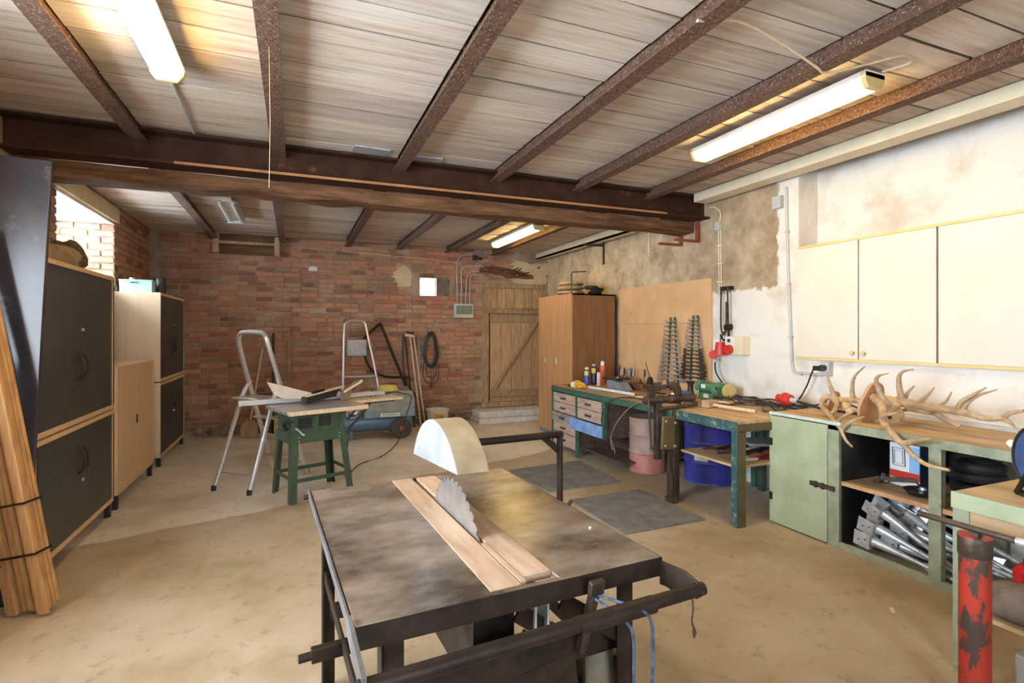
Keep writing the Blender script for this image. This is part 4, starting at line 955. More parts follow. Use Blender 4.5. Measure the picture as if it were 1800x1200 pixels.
build('latch', MB().box(x0-.012,x0-.006,2.70,2.86,.40,.435).cyl((x0-.016,2.69,.418),(x0-.016,2.84,.418),.007).box(x0-.02,x0-.006,2.745,2.765,.395,.44).box(x0-.02,x0-.006,2.80,2.82,.395,.44).box(x0-.02,x0-.006,2.66,2.69,.40,.436), M_vise, d)
build('post', MB().box(x0-.004,x0+.03,2.632,2.718,0,h-.022), M_paled, t, bevel=.002)
build('post', MB().box(x0-.002,x0+.045,1.985,2.055,0,h-.05), M_paled, t, bevel=.002)
build('post', MB().box(x0-.002,x0+.045,1.20,1.26,0,h-.05), M_paled, t, bevel=.002)
build('post', MB().box(x1-.07,x1-.02,1.985,2.055,0,h-.03), M_paled, t, bevel=.002)
build('base_rail', MB().box(x0-.004,x0+.025,1.2,2.64,0,.048), M_paled, t, bevel=.002)
build('shelf', MB().box(x0+.02,x1-.03,1.25,2.625,.462,.482), M_wtop, t); build('shelf_edge', MB().box(x0+.012,x0+.02,1.25,2.625,.455,.484), mat('orange_wood_edge', (.42,.22,.10), (.6,.36,.19), 8, .6), t)

# carton, iron bracket and pans in the shelf
t = thing('lamp_carton', 'white, blue and red printed carton on the shelf below the antlers', 'carton', (4.0,2.37,.482))
build('box', MB().box(3.90,4.10,2.28,2.475,.482,.775), M_boxw, t, bevel=.002)
build('red_band', MB().box(3.898,3.90,2.28,2.475,.535,.585), M_red, t); build('blue_area', MB().box(3.898,3.90,2.28,2.345,.585,.76), M_boxb, t)
m = MB(); m.tube([(3.897,2.37,.62),(3.897,2.45,.62),(3.897,2.455,.74),(3.897,2.375,.74)],.003,6,closed=True); m.tube([(3.897,2.385,.635),(3.897,2.44,.635),(3.897,2.442,.725),(3.897,2.388,.725)],.002,6,closed=True)
build('printed_outline', m, M_ink, t)
build('carton_side', MB().box(3.9,4.10,2.276,2.28,.482,.775), mat('navy_print', (.02,.05,.10), (.03,.07,.12), 6, .4), t)
t = thing('iron_bracket', 'grey folded iron bracket lying in front of the carton', 'bracket', (3.85,2.4,.482))
build('frame', MB().beam((3.82,2.49,.52),(3.90,2.30,.54),.014,.03).beam((3.82,2.49,.49),(3.82,2.49,.53),.03,.01).beam((3.84,2.45,.535),(3.80,2.52,.49),.03,.008).beam((3.90,2.30,.54),(3.90,2.26,.49),.03,.008), M_vise, t)
build('arm', MB().beam((4.02,2.60,.50),(3.84,2.46,.51),.02,.02), M_galv, t)
def pan(c, r, label, name='steel_pan'):
    t = thing(name, label, 'pan', (c[0],c[1],.482), group='dark pans on the lower shelf')
    build('dish', MB().lathe([(0,.485),(r*.75,.487),(r,.515),(r*1.02,.515),(r*.76,.492)],(c[0],c[1],0),seg=32,close=False).lathe([(0,.516),(r*.35,.517),(r*.4,.500),(r*.74,.495)],(c[0],c[1],0),seg=32,close=False), M_black, t)
    build('knob', MB().lathe([(.0,.535),(.018,.533),(.022,.518)],(c[0],c[1],0),seg=16), M_galv, t)
pan((3.80,2.20), .11, 'flat black pan with shiny centre left of the shelf post')
pan((3.86,1.95), .10, 'black pan right of the shelf post under the antler tip')
solo('black_hose_coil', MB().tube(arc((4.02,2.02,.64),.12,0,2*PI,24,'xy')[:-1],.035,10,closed=True).tube(arc((4.0,1.99,.70),.10,0,2*PI,24,'xy')[:-1],.035,10,closed=True).tube(arc((4.02,2.0,.56),.12,0,2*PI,24,'xy')[:-1],.035,10,closed=True).tube(arc((4.02,2.0,.517),.11,0,2*PI,24,'xy')[:-1],.034,10,closed=True), M_blackr, (4.02,2.02,.482), 'thick black hose coil on the shelf right of the carton', 'hose')
solo('black_pot', MB().lathe([(0,.482),(.07,.484),(.08,.58),(.076,.58),(.068,.49)],(3.74,1.86,0),seg=24,close=False), M_iron, (3.74,1.86,.482), 'small dark pot behind the near green bench', 'pot')

# galvanised post anchors stacked in the bottom bay
def anchor_proto():
    t = thing('post_anchor', None, 'post anchor', (0,0,0), world=False)
    s = .052; L = .11; th = .004        # axis along local +x; box head at x<0
    build('socket', MB().box(-L,0,-s,-s+th,-s,s).box(-L,0,s-th,s,-s,s).box(-L,0,-s+th,s-th,-s,-s+th).box(-th,0,-s,s,-s,s), M_galv, t)
    build('cone', MB().tube([(0,0,0),(.02,0,0),(.16,0,0),(.26,0,0)],[.036,.034,.020,.015],16), M_galv, t)
    build('rod', MB().tube([(.26,0,0),(.27,0,0),(.50,0,0),(.54,0,0)],[.019,.014,.013,.003],12), M_galv, t)
    build('flange', MB().prism([(.30,.013),(.40,.013),(.40,.05)],'y',-.002,.002).prism([(.30,-.013),(.40,-.013),(.40,-.05)],'y',-.002,.002), M_galv, t)
    h = MB()
    for z in (-.02,.022):
        for yv in (-s-.0005, s+.0005): h.cyl((-L*.5+z,yv-.0006,z*.4),(-L*.5+z,yv+.0006,z*.4),.006,seg=8)
    build('bolt_hole', h, M_ink, t); return t
ap = anchor_proto()
anch = [  # position of the socket base, yaw, pitch, roll
 ((3.70,2.45,.105),-88,8,4,'lowest galvanised post anchor at the left of the bottom bay'),
 ((3.71,2.43,.20),-85,16,12,'second galvanised post anchor up from the floor, left'),
 ((3.72,2.40,.315),-82,30,22,'third galvanised post anchor up at the left, tilted most'),
 ((3.84,2.34,.33),-70,34,50,'post anchor with open socket facing up in the middle of the heap'),
 ((3.90,2.27,.36),-75,22,70,'post anchor at the top right of the heap'),
 ((3.80,2.33,.10),-84,6,0,'post anchor on the floor behind the lowest one'),
 ((3.94,2.40,.12),-80,8,10,'post anchor at the rear of the heap'),
 ((3.82,2.28,.21),-78,12,30,'post anchor half buried in the middle of the heap'),
 ((3.93,2.24,.25),-84,18,-20,'post anchor resting below the topmost one')]
for i, (p, ya, pi, ro, lab) in enumerate(anch):
    a = ap if i == 0 else copy_tree(ap)
    a.location = p; a.rotation_euler = Euler((R(ro),R(pi),R(ya)),'XYZ'); a['label'] = lab; a['group'] = 'galvanised post anchors in the bottom bay'

# ------------------------------------------------------------------ antler trophies
A = {
'beam_r': [(3.93,2.44,1.069),(3.9,2.358,1.061),(3.88,2.188,1.053),(3.86,2.095,1.052),(3.84,1.976,1.048),(3.82,1.872,1.033),(3.8,1.786,1.048),(3.8,1.743,1.083),(3.8,1.682,1.105)],
'brow_r': [(3.92,2.392,1.064),(3.9,2.406,1.134),(3.88,2.401,1.23),(3.86,2.363,1.277),(3.85,2.288,1.298)],
't2': [(3.89,2.287,1.063),(3.87,2.223,1.121),(3.85,2.164,1.187)],
't3': [(3.85,2.03,1.054),(3.84,2.006,1.115),(3.83,1.935,1.169),(3.82,1.87,1.217)],
't4': [(3.85,2.008,1.05),(3.86,1.986,1.109),(3.87,1.932,1.16),(3.88,1.843,1.207)],
't5': [(3.8,1.786,1.048),(3.78,1.737,1.033),(3.76,1.689,0.991)],
't6': [(3.95,2.403,1.085),(3.97,2.392,1.133),(4.0,2.373,1.173)],
't7': [(3.95,2.214,1.054),(3.98,2.17,1.088),(4.0,2.144,1.157)],
'beam_l': [(3.8,2.52,1.086),(3.72,2.409,1.037),(3.64,2.35,0.961),(3.57,2.276,0.918),(3.52,2.192,0.874),(3.5,2.136,0.847),(3.48,2.065,0.794),(3.46,1.972,0.762),(3.44,1.855,0.765)],
'brow_l': [(3.8,2.426,1.03),(3.78,2.464,1.125),(3.76,2.478,1.208),(3.75,2.448,1.247),(3.74,2.381,1.268)],
't8': [(3.63,2.34,0.941),(3.6,2.324,0.994),(3.58,2.247,1.021),(3.56,2.179,1.05)],
't9': [(3.5,2.136,0.855),(3.47,2.04,0.896),(3.44,1.943,0.927)],
'low': [(3.98,2.413,1.022),(4.0,2.308,1.007),(4.02,2.253,0.999),(4.05,2.201,0.958),(4.07,2.136,0.926)]}
Bt = {
'beam_l': [(3.85,2.844,1.03),(3.84,2.898,1.046),(3.82,2.935,1.011),(3.78,2.895,0.965),(3.72,2.798,0.93),(3.65,2.705,0.889),(3.57,2.599,0.86),(3.53,2.532,0.80),(3.5,2.467,0.771)],
'ring': [(3.85,2.839,1.039),(3.8,2.798,0.994),(3.76,2.791,0.954),(3.72,2.798,0.922)],
'brow_l': [(3.85,2.849,1.038),(3.84,2.879,1.123),(3.83,2.895,1.192),(3.82,2.892,1.241)],
't1': [(3.63,2.677,0.883),(3.62,2.61,0.951),(3.6,2.529,0.992)],
't2': [(3.58,2.598,0.855),(3.56,2.542,0.909),(3.55,2.482,0.947),(3.54,2.412,0.981)],
'beam_r': [(3.9,2.821,1.021),(3.92,2.754,1.033),(3.95,2.67,1.02),(4.0,2.595,1.01)],
'brow_r': [(3.92,2.754,1.033),(3.92,2.763,1.114),(3.9,2.731,1.212),(3.88,2.64,1.295)]}
def horn(keys, D, r0, r1):
    m = MB()
    for k, a, b in keys:
        P = smooth_path(D[k],6); n = len(P)
        m.tube(P,[1.42*(a+(b-a)*(i/(n-1))**1.1) for i in range(n)],10)
    return m
def shield(cx, cy, cz, w, h, yaw, tilt, label):
    pts = []
    for i in range(40):
        a = 2*PI*i/40; x = w*math.sin(a); z = h*math.cos(a)
        z = z*(1.0 if z > 0 else 1.12); x = x*(1+.10*math.cos(a*3))
        pts.append((x, z))
    return pts
def trophy(loc, c, w, h, rot, label):
    t = thing('antler_trophy', label, 'antlers', loc)
    m = MB(); m.prism(shield(0,0,0,w,h,0,0,''),'y',-.011,.011)
    M4 = Matrix.Translation(c) @ Euler(rot).to_matrix().to_4x4(); m.b.transform(M4)
    build('shield', m, M_shield, t, bevel=.004)
    return t, M4
ta, M4 = trophy((3.9,2.45,.90), (3.84,2.56,1.045), .11, .15, (R(14),0,R(-6)), 'largest red deer antlers on a wooden shield lying on the worktop')
m = MB().blob((3.865,2.475,1.062),(.085,.052,.036),5,.08,rot=(0,0,R(-35))).blob((3.885,2.44,1.02),(.038,.04,.055),6,.08).blob((3.895,2.41,.965),(.026,.034,.048),7,.05)
build('skull_plate', m, M_skull, ta)
for key, lab in (('l','left'),('r','right')):
    ks = [('beam_l',.021,.006),('brow_l',.016,.003),('t8',.012,.003),('t9',.014,.003)] if key == 'l' else [('beam_r',.022,.006),('brow_r',.017,.003),('t2',.012,.003),('t3',.013,.003),('t4',.013,.003),('t5',.011,.003)]
    build('antler', horn(ks, A, 0, 0), M_antler, ta)
build('burr', MB().lathe([(.018,-.008),(.031,-.004),(.031,.006),(.02,.01)],(3.925,2.43,1.07),'y',14).lathe([(.018,-.008),(.029,-.004),(.029,.006),(.02,.01)],(3.795,2.51,1.08),'y',14), M_antler, ta)
tc, M4c = trophy((4.05,2.33,.90), (4.08,2.44,1.0), .06, .09, (R(70),0,R(8)), 'third antlers half hidden behind the largest ones, tip broken')
build('antler', horn([('low',.018,.012),('t6',.013,.003),('t7',.012,.003)], {**A,'t6':[(3.96,2.43,1.03)]+A['t6'],'t7':[(4.0,2.26,1.005)]+A['t7'],'low':A['low']}, 0,0), M_antler, tc)
tb2, M4 = trophy((3.85,2.85,.90), (3.90,2.90,.995), .065, .095, (R(14),0,R(-4)), 'smaller deer antlers left of the big ones, one beam over the door')
m = MB().blob((3.88,2.84,1.02),(.055,.042,.03),9,.08).blob((3.885,2.795,.985),(.032,.045,.035),10,.08).blob((3.885,2.76,.955),(.022,.035,.028),12,.05); build('skull_plate', m, M_skull, tb2)
build('antler', horn([('beam_l',.017,.005),('ring',.012,.010),('brow_l',.013,.003),('t1',.011,.003),('t2',.011,.003)], Bt,0,0), M_antler, tb2)
build('antler', horn([('beam_r',.017,.012),('brow_r',.014,.003)], Bt,0,0), M_antler, tb2)

# ------------------------------------------------------------------ right foreground: low bench D, roller stand, cable reel
t = thing('near_green_bench', 'pale green bench in the right foreground carrying the cable reel', 'workbench', (3.2,1.2,0))
build('worktop', MB().box(2.835,3.52,.2,1.515,.79,.81), M_wtopx, t, bevel=.002)
build('front_rail', MB().box(2.826,2.84,.2,1.52,.735,.81), M_pale, t, bevel=.002)
build('wooden_rail', MB().box(2.84,2.86,.3,1.46,.67,.735), M_wtop, t)
build('leg', MB().box(2.83,2.895,1.45,1.515,0,.74), M_paled, t, bevel=.003); build('leg', MB().box(2.83,2.895,.3,.365,0,.74), M_paled, t, bevel=.003)
build('leg', MB().box(3.45,3.51,1.45,1.51,0,.79), M_paled, t, bevel=.003); build('leg', MB().box(3.45,3.51,.3,.36,0,.79), M_paled, t, bevel=.003)
build('shelf', MB().box(2.90,3.50,.35,1.45,.24,.26), M_wtop, t)
t = thing('roller_stand', 'red chipped steel pedestal with a horizontal rod in the right foreground', 'stand', (2.52,1.27,0))
build('post', MB().lathe([(.052,0.012),(.052,.72),(.055,.722),(.055,.738),(.0,.74)],(2.52,1.27,0),seg=28), M_redpaint, t)
build('cap', MB().lathe([(.0525,.655),(.0555,.66),(.0555,.73),(.053,.735)],(2.52,1.27,0),seg=28), M_vise, t)
build('base_plate', MB().cyl((2.52,1.27,0),(2.52,1.27,.012),.13,seg=28), M_iron, t)
build('rod', MB().cyl((2.505,.95,.768),(2.505,1.47,.764),.0125,seg=14), M_vise, t); build('rod_sleeve', MB().cyl((2.505,.93,.768),(2.505,1.13,.767),.0145,seg=14), M_galv, t)
build('collar', MB().box(2.49,2.52,1.245,1.275,.735,.756), M_vise, t)
# cable reel
t = thing('cable_reel', 'blue cable reel with bent tube stand on the near green bench', 'cable reel', (3.08,1.30,.81))
def rot_reel(m):
    m.b.transform(Matrix.Translation((3.06,1.25,.985)) @ Euler((0,0,R(-30))).to_matrix().to_4x4()); return m
build('disc', rot_reel(MB().lathe([(0,-.05),(.13,-.055),(.15,-.05),(.15,-.042),(.0,-.042)],(0,0,0),'x',40)), M_blueg, t)
build('rim', rot_reel(MB().tube(arc((-.05,0,0),.152,0,2*PI,40,'yz')[:-1],.008,8,closed=True)), M_black, t)
build('disc', rot_reel(MB().lathe([(0,.042),(.15,.042),(.15,.05),(0,.055)],(0,0,0),'x',40)), M_blueg, t)
build('cable_winding', rot_reel(MB().lathe([(.11,-.04),(.12,-.02),(.11,0),(.12,.02),(.11,.04)],(0,0,0),'x',32)), M_cab, t)
build('stand', rot_reel(MB().tube(smooth_path([(-.075,.10,-.165),(-.075,.06,-.10),(-.08,.0,.0),(-.08,-.005,.12),(-.075,-.03,.20),(0,-.03,.215),(.075,-.03,.20),(.08,-.005,.12),(.08,0,0),(.075,.06,-.10),(.075,.10,-.165),(.0,.11,-.168),(-.075,.10,-.165)],4),.011,10)), M_iron, t)
build('stand_foot', rot_reel(MB().tube([(-.075,.10,-.166),(-.075,-.10,-.166),(.075,-.10,-.166),(.075,.10,-.166)],.009,8)), M_iron, t)
build('hub', rot_reel(MB().lathe([(0,-.075),(.03,-.073),(.04,-.05)],(0,0,0),'x',20)), M_galv, t)
build('socket', rot_reel(MB().cyl((-.04,.155,.03),(-.04,.185,.045),.018)), M_whitep, t)
# things below the near bench
t = thing('red_canister', 'small glossy red canister under the near green bench', 'canister', (3.20,1.40,.26))
build('body', MB().lathe([(0,.26),(.05,.262),(.055,.28),(.055,.42),(.03,.45),(.0,.455)],(3.20,1.40,0),seg=24), mat('glossy_red', (.5,.01,.01), (.55,.02,.02), 6, .2), t)
build('cap', MB().cyl((3.2,1.4,.45),(3.2,1.4,.475),.018), M_black, t)
solo('cloth_bundle', MB().blob((2.98,1.33,.34),(.10,.12,.085),31,.12), M_clay, (2.98,1.33,.26), 'grey-brown cloth bundle beside the red canister', 'cloth')
solo('flattened_carton', MB().obox((3.1,1.18,.40),(.2,.25,.01),(0,R(25),.3)), M_hard, (3.1,1.18,.30), 'brown flattened carton leaning on the cloth bundle', 'carton')
t = thing('battery_charger', 'grey metal charger with handle on the floor at the lower right', 'charger', (2.93,1.20,0))
build('body', MB().box(2.86,3.10,1.08,1.30,.03,.17), M_greyp, t, bevel=.01); build('base', MB().box(2.84,3.12,1.06,1.32,0,.03), M_straw, t)
build('handle', MB().tube([(2.87,1.2,.17),(2.87,1.2,.21),(3.05,1.2,.21),(3.05,1.2,.17)],.007,8), M_galv, t); build('switch', MB().box(2.852,2.861,1.12,1.16,.10,.13), M_red, t)
build('cord', MB().tube(smooth_path([(2.86,1.25,.06),(2.80,1.28,.03),(2.72,1.34,.01),(2.66,1.38,.008)],4),.006,7), M_cab, t)
solo('wood_chip', MB().obox((3.06,1.93,.01),(.035,.018,.016),(0,0,.8)), M_pink, (3.06,1.93,0), 'small pinkish wood chip on the floor near the green base rail', 'chip')

# ------------------------------------------------------------------ aluminium step ladder (open) in the middle
def bolt(m, p, q, r=.008): m.cyl(p, q, r, seg=8)
t = thing('step_ladder', 'open aluminium step ladder with tall hand hoop in front of the brick wall', 'ladder', (-.3,6.05,0))
fL, fR = Vector((-.225,6.561,0)), Vector((.126,6.211,0)); rL, rR = Vector((-.735,5.912,0)), Vector((-.40,5.618,0))
hL, hR = Vector((-.545,6.17,1.46)), Vector((-.255,5.80,1.46))
def rail_tube(m, a, b): m.beam(a, b, .024, .052, (fR-fL))
topc = (hL+hR)/2
m = MB(); q = smooth_path([fL, fL.lerp(hL,.5), hL.lerp(fL,.06), hL+(hR-hL)*.08+Vector((0,0,.06)), hL+(hR-hL)*.30+Vector((0,0,.085)), hL+(hR-hL)*.70+Vector((0,0,.085)), hR-(hR-hL)*.08+Vector((0,0,.06)), hR.lerp(fR,.06), fR.lerp(hR,.5), fR],6)
build('hoop_rail', m.tube(q,.024,10), M_alu, t)
jL, jR = fL.lerp(hL,.70), fR.lerp(hR,.70)
for a, j in ((rL,jL),(rR,jR)):
    m = MB(); k1 = a.lerp(j,.82)+Vector((-.018,-.022,0)); m.tube([a, a.lerp(k1,.5)]+smooth_path([k1, a.lerp(j,.90)+Vector((-.014,-.017,0)), a.lerp(j,.96)+Vector((0,0,.0)), j+Vector((.012,.014,.012))],6),.023,10)
    build('rear_leg', m, M_alu, t); build('foot', MB().cyl(a+Vector((0,0,0)), a+Vector((.003,.003,.05)),.024,seg=12), M_black, t)
for a in (fL,fR): build('foot', MB().cyl(a, a+Vector((-.004,-.004,.05)),.023,seg=12), M_black, t)
for z in (.20,.43,.64):
    f = z/1.46; a = fL.lerp(hL,f); b = fR.lerp(hR,f)
    build('step', MB().beam(a+Vector((-.02,-.02,0)), b+Vector((-.02,-.02,0)),   .085, .024), M_alu, t, bevel=.004)
a = fL.lerp(hL,.60); b = fR.lerp(hR,.60); mid = (a+b)/2; dd = (rL+rR)/2-(fL+fR)/2; dd.normalize()
ang = math.atan2((b-a).y,(b-a).x)
build('platform', MB().obox(mid+dd*.14+Vector((0,0,-.005)),((b-a).length*.98,.26,.024),(0,0,ang)), M_alu, t, bevel=.005)
build('rear_brace', MB().cyl(rL.lerp(jL,.16), rR.lerp(jR,.16),.005,seg=8), M_alud, t)

# second ladder leaning on the brick wall
t = thing('step_ladder', 'folded aluminium step ladder leaning on the brick wall behind the compressor', 'ladder', (.98,8.45,0))
q = smooth_path([(.66,8.35,0),(.69,8.55,.85),(.715,8.68,1.55),(.74,8.70,1.68),(.80,8.70,1.72),(.96,8.70,1.72),(1.03,8.70,1.68),(1.06,8.68,1.55),(1.19,8.55,.85),(1.30,8.35,0)],6)
build('hoop_rail', MB().tube(q,.018,8), M_alu, t)
build('platform', MB().obox((.90,8.64,1.30),(.30,.03,.26),(R(10),0,R(-1))), M_alud, t, bevel=.008)
for z in (.30,.58,.86): build('step', MB().obox(((.69+1.19)/2+(.86-z)*.03,8.40+z*.17,z),(.50+(.86-z)*.14,.07,.022)), M_alud, t, bevel=.003)

# ------------------------------------------------------------------ green table saw
SX, SY, SA = -.02, 5.20, R(19)
t = thing('table_saw', 'small green table saw on splayed legs beside the ladder', 'table saw', (SX,SY,0), SA)
build('body', MB().box(.0,.50,.02,.40,.60,.80), M_dgreen, t, bevel=.006)
build('vent_recess', MB().box(.06,.18,.012,.022,.66,.76), M_black, t); build('vent_recess', MB().box(.25,.36,.012,.022,.67,.76), M_black, t)
build('body_rib', MB().prism([(.19,.60),(.23,.60),(.25,.80),(.22,.80)],'y',.004,.02), M_dgreen, t); build('body_rib', MB().prism([(.44,.60),(.48,.60),(.50,.80),(.47,.80)],'y',.004,.02), M_dgreen, t)
build('stand_apron', MB().box(-.01,.51,.005,.02,.53,.62).box(-.01,.51,.40,.415,.53,.62).box(-.015,.0,.01,.41,.53,.62).box(.50,.515,.01,.41,.53,.62), M_dgreen, t)
for (x, y, fx, fy) in ((.0,.02,-.035,-.045),(.50,.02,.565,-.045),(.0,.40,-.035,.46),(.50,.40,.565,.46)):
    s = 1 if fx > .2 else -1; u = 1 if fy > .2 else -1; m = MB()
    m.beam((x-.03*s,y+.004*u,.62),(fx-.03*s,fy,0.0),.062,.004,(0,1,0)); m.beam((x+.002*s,y-.03*u,.62),(fx,fy-.03*u,0.0),.062,.004,(1,0,0))
    build('leg', m, M_dgreen, t)
for y in (-.03,.445): build('stretcher', MB().beam((-.018,y,.20),(.548,y,.20),.004,.036,(0,0,1)), M_dgreen, t)
build('stretcher', MB().beam((-.02,-.02,.22),(-.02,.44,.22),.004,.036,(0,0,1)).beam((.545,-.02,.22),(.545,.44,.22),.004,.036), M_dgreen, t)
build('table', MB().box(-.06,.62,-.06,.58,.80,.835), M_alud, t, bevel=.004)
build('front_lip', MB().box(-.055,.70,-.078,-.058,.797,.836), M_straw, t, bevel=.002)
build('extension_table', MB().box(.625,.72,-.05,.50,.805,.835), M_strip, t, bevel=.003); build('rear_extension', MB().box(.725,1.30,.30,.56,.805,.832), M_straw, t, bevel=.002); build('extension_bar', MB().box(.4,1.25,.40,.43,.78,.805), M_iron, t)
cr = build('crank', MB().cyl((.03,.0,.67),(.03,-.045,.67),.009), M_galv, t); build('crank_arm', MB().beam((.03,-.045,.67),(.075,-.045,.62),.012,.012).cyl((.072,-.045,.622),(.072,-.085,.622),.010), M_galv, cr)
build('fence_lock', MB().box(-.10,-.03,-.12,-.06,.745,.765).cyl((-.065,-.09,.70),(-.065,-.09,.745),.016), M_black, t, bevel=.003)
build('side_wheel', MB().cyl((-.03,.12,.69),(-.005,.12,.69),.045).cyl((-.035,.12,.69),(-.05,.12,.69),.008), M_iron, t)
for x in (.06,.44):
    for z in (.55,.585): build('bolt', MB().cyl((x,.006,z),(x,-.003,z),.006,seg=6), M_galv, t)
build('rip_fence', MB().beam((-.30,.60,.866),(.34,.53,.872),.05,.05), M_alu, t, bevel=.003)
build('sliding_rail', MB().beam((.40,.53,.870),(1.15,.45,.880),.05,.045), M_alu, t, bevel=.003)
build('rail_clamp', MB().beam((.40,.49,.88),(.62,.46,.885),.025,.02).cyl((.43,.50,.885),(.43,.50,.925),.016), M_black, t)
build('saw_cover', MB().prism([(-.10,1.075),(-.03,1.055),(.40,.915),(.44,.895),(.30,.875),(.06,.90),(-.03,.945)],'y',.40,.42), M_acry, t, bevel=.004, label='dusty translucent blade cover sticking up')
# hand tools lying on the saw table
tl = thing('hand_plane', 'wooden-soled black planer lying tilted on the green table saw', 'planer', (.24,5.62,.837))
build('body', MB().beam((.08,5.62,.872),(.42,5.86,.925),.08,.07), M_black, tl, bevel=.012)
build('sole', MB().beam((.10,5.61,.915),(.47,5.86,.975),.06,.014), M_straw, tl, bevel=.003)
build('blade', MB().obox((.42,5.83,.90),(.05,.04,.05),(0,.5,.6)), M_galv, tl)
m = MB()
for k in range(5): m.obox((.17+k*.024,5.66+k*.016,.94+k*.004),(.012,.035,.03),(0,0,.6))
build('teeth', m, M_iron, tl)
tl = thing('mitre_knife', 'wooden wedge-shaped grip with steel tip beside the planer', 'tool', (.52,5.78,.837))
build('grip', MB().prism([(.44,.838),(.53,.838),(.56,.94),(.64,1.035),(.60,1.045),(.45,.925)],'y',5.80,5.84), mat('dark_handle', (.16,.09,.04), (.24,.14,.06), 8, .5), tl, bevel=.004)
build('wooden_edge', MB().beam((.47,5.755,.925),(.645,5.755,1.03),.012,.02), M_straw, tl)
build('tip', MB().cyl((.63,5.775,1.02),(.66,5.775,1.04),.014), M_galv, tl)
solo('power_cord', MB().tube(smooth_path([(.76,5.95,.84),(.82,6.0,.88),(.92,6.02,.86),(1.05,6.08,.87),(1.14,6.1,.845),(1.24,6.1,.80),(1.22,6.3,.55),(1.18,6.6,.2),(1.0,6.7,.012),(.7,6.4,.010),(.55,6.0,.012),(.50,5.72,.15),(.50,5.66,.45)],6),.006,7), M_cab, (.76,5.95,0), 'thin black cord hanging in a loop from the green table saw', 'cord')
solo('air_hose', MB().tube(smooth_path([(.52,5.75,.55),(.75,6.4,.62),(.95,7.0,.72),(1.02,7.4,.75)],6),.010,8), M_cab, (.52,5.75,.5), 'black hose running from the table saw to the compressor, lower', 'hose', 'black hoses to the compressor')
solo('air_hose', MB().tube(smooth_path([(.52,5.80,.65),(.72,6.4,.72),(.90,7.0,.78),(.98,7.4,.78)],6),.010,8), M_cab, (.52,5.80,.6), 'black hose running from the table saw to the compressor, upper', 'hose', 'black hoses to the compressor')

# ------------------------------------------------------------------ compressor
t = thing('compressor', 'blue-grey wheeled air compressor in front of the brick wall', 'compressor', (1.15,8.0,0))
build('tank', MB().lathe([(0,.52),(.07,.53),(.115,.56),(.135,.61),(.135,1.55),(.115,1.60),(.07,1.63),(0,1.64)],(0,7.98,.235),'x',32), M_copper, t)
build('housing', MB().prism([(7.80,.33),(8.20,.33),(8.20,.66),(7.95,.66),(7.80,.55)],'x',.92,1.64), M_cteal, t, bevel=.006)
build('belt_cover', MB().prism([(7.792,.41),(7.798,.41),(7.798,.55),(7.792,.55)],'x',.95,1.61).prism([(7.79,.55),(7.935,.662),(7.945,.67),(7.80,.56)],'x',.95,1.61), M_cgrey, t, label='dusty grey front cover')
l = build('nameplate', MB().box(1.14,1.42,7.790,7.797,.325,.375), M_paper, t); text('KOMPRESSOR', .036, M_ink, (1.28,7.788,.35), (PI/2,0,0), l)
build('front_band', MB().box(.92,1.64,7.793,7.80,.315,.405), M_cteal, t)
build('pump', MB().box(.70,.88,7.88,8.06,.37,.56).cyl((.79,7.97,.55),(.79,7.97,.64),.06), M_cgrey, t, bevel=.008)
for z in (.42,.46,.50): build('cooling_fin', MB().box(.68,.90,7.86,8.08,z,z+.008), M_galv, t)
build('gauge', MB().cyl((.80,7.86,.40),(.80,7.83,.40),.03), M_whitep, t); build('fitting', MB().tube(smooth_path([(.72,7.88,.45),(.68,7.84,.38),(.74,7.82,.33),(.84,7.84,.36)],5),.010,8), M_galv, t)
for y in (7.80,8.16):
    wh = build('tyre', MB().lathe([(.07,-.022),(.135,-.024),(.15,-.012),(.15,.012),(.135,.024),(.07,.022)],(1.44,y-.02,.15),'y',32), M_tyre, t)
    build('hub', MB().lathe([(0,-.028),(.03,-.03),(.035,-.02),(.075,-.016),(.085,-.022),(.09,-.012),(.09,.012),(0,.015)],(1.44,y-.02,.15),'y',28), M_hub, wh)
build('front_foot', MB().box(.72,.76,7.86,7.90,.0,.13), M_copper, t); build('front_foot', MB().box(.72,.76,8.06,8.10,.0,.13), M_copper, t)
build('wheel_bracket', MB().beam((1.50,7.83,.12),(1.50,7.86,.34),.03,.02), M_copper, t)
m = MB()
for k in range(4): m.tube(arc((1.28,8.02,.69+k*.018),.15-.01*k,0,2*PI,24,'xy')[:-1],.010,8,closed=True)
solo('hose_coil', m, M_yel, (1.28,8.02,.67), 'yellowish hose coiled on top of the compressor', 'hose')
# plasterer's bucket
t = thing('plaster_bucket', 'yellowed plastic bucket with orange and green label by the brick wall', 'bucket', (2.17,8.55,0))
build('pail', MB().lathe([(0,.004),(.150,.004),(.155,.02),(.180,.26),(.196,.262),(.196,.285),(.184,.287),(.178,.25),(.150,.02),(0,.015)],(2.17,8.55,0),seg=36,close=False), M_bucket, t)
def curved(cx, cy, r0, r1, z0, z1, a0, a1, n=8):
    m = MB(); L0 = [m.b.verts.new((cx+r0*math.cos(a0+(a1-a0)*k/n),cy+r0*math.sin(a0+(a1-a0)*k/n),z0)) for k in range(n+1)]
    L1 = [m.b.verts.new((cx+r1*math.cos(a0+(a1-a0)*k/n),cy+r1*math.sin(a0+(a1-a0)*k/n),z1)) for k in range(n+1)]
    for k in range(n): m.b.faces.new((L0[k],L0[k+1],L1[k+1],L1[k]))
    return m
build('orange_label', curved(2.17,8.55,.1725,.180,.165,.225,R(240),R(290)), M_orange, t)
build('green_label', curved(2.17,8.55,.168,.1725,.115,.162,R(240),R(290)), mat('label_green', (.03,.30,.20), (.05,.36,.24), 9, .5), t)
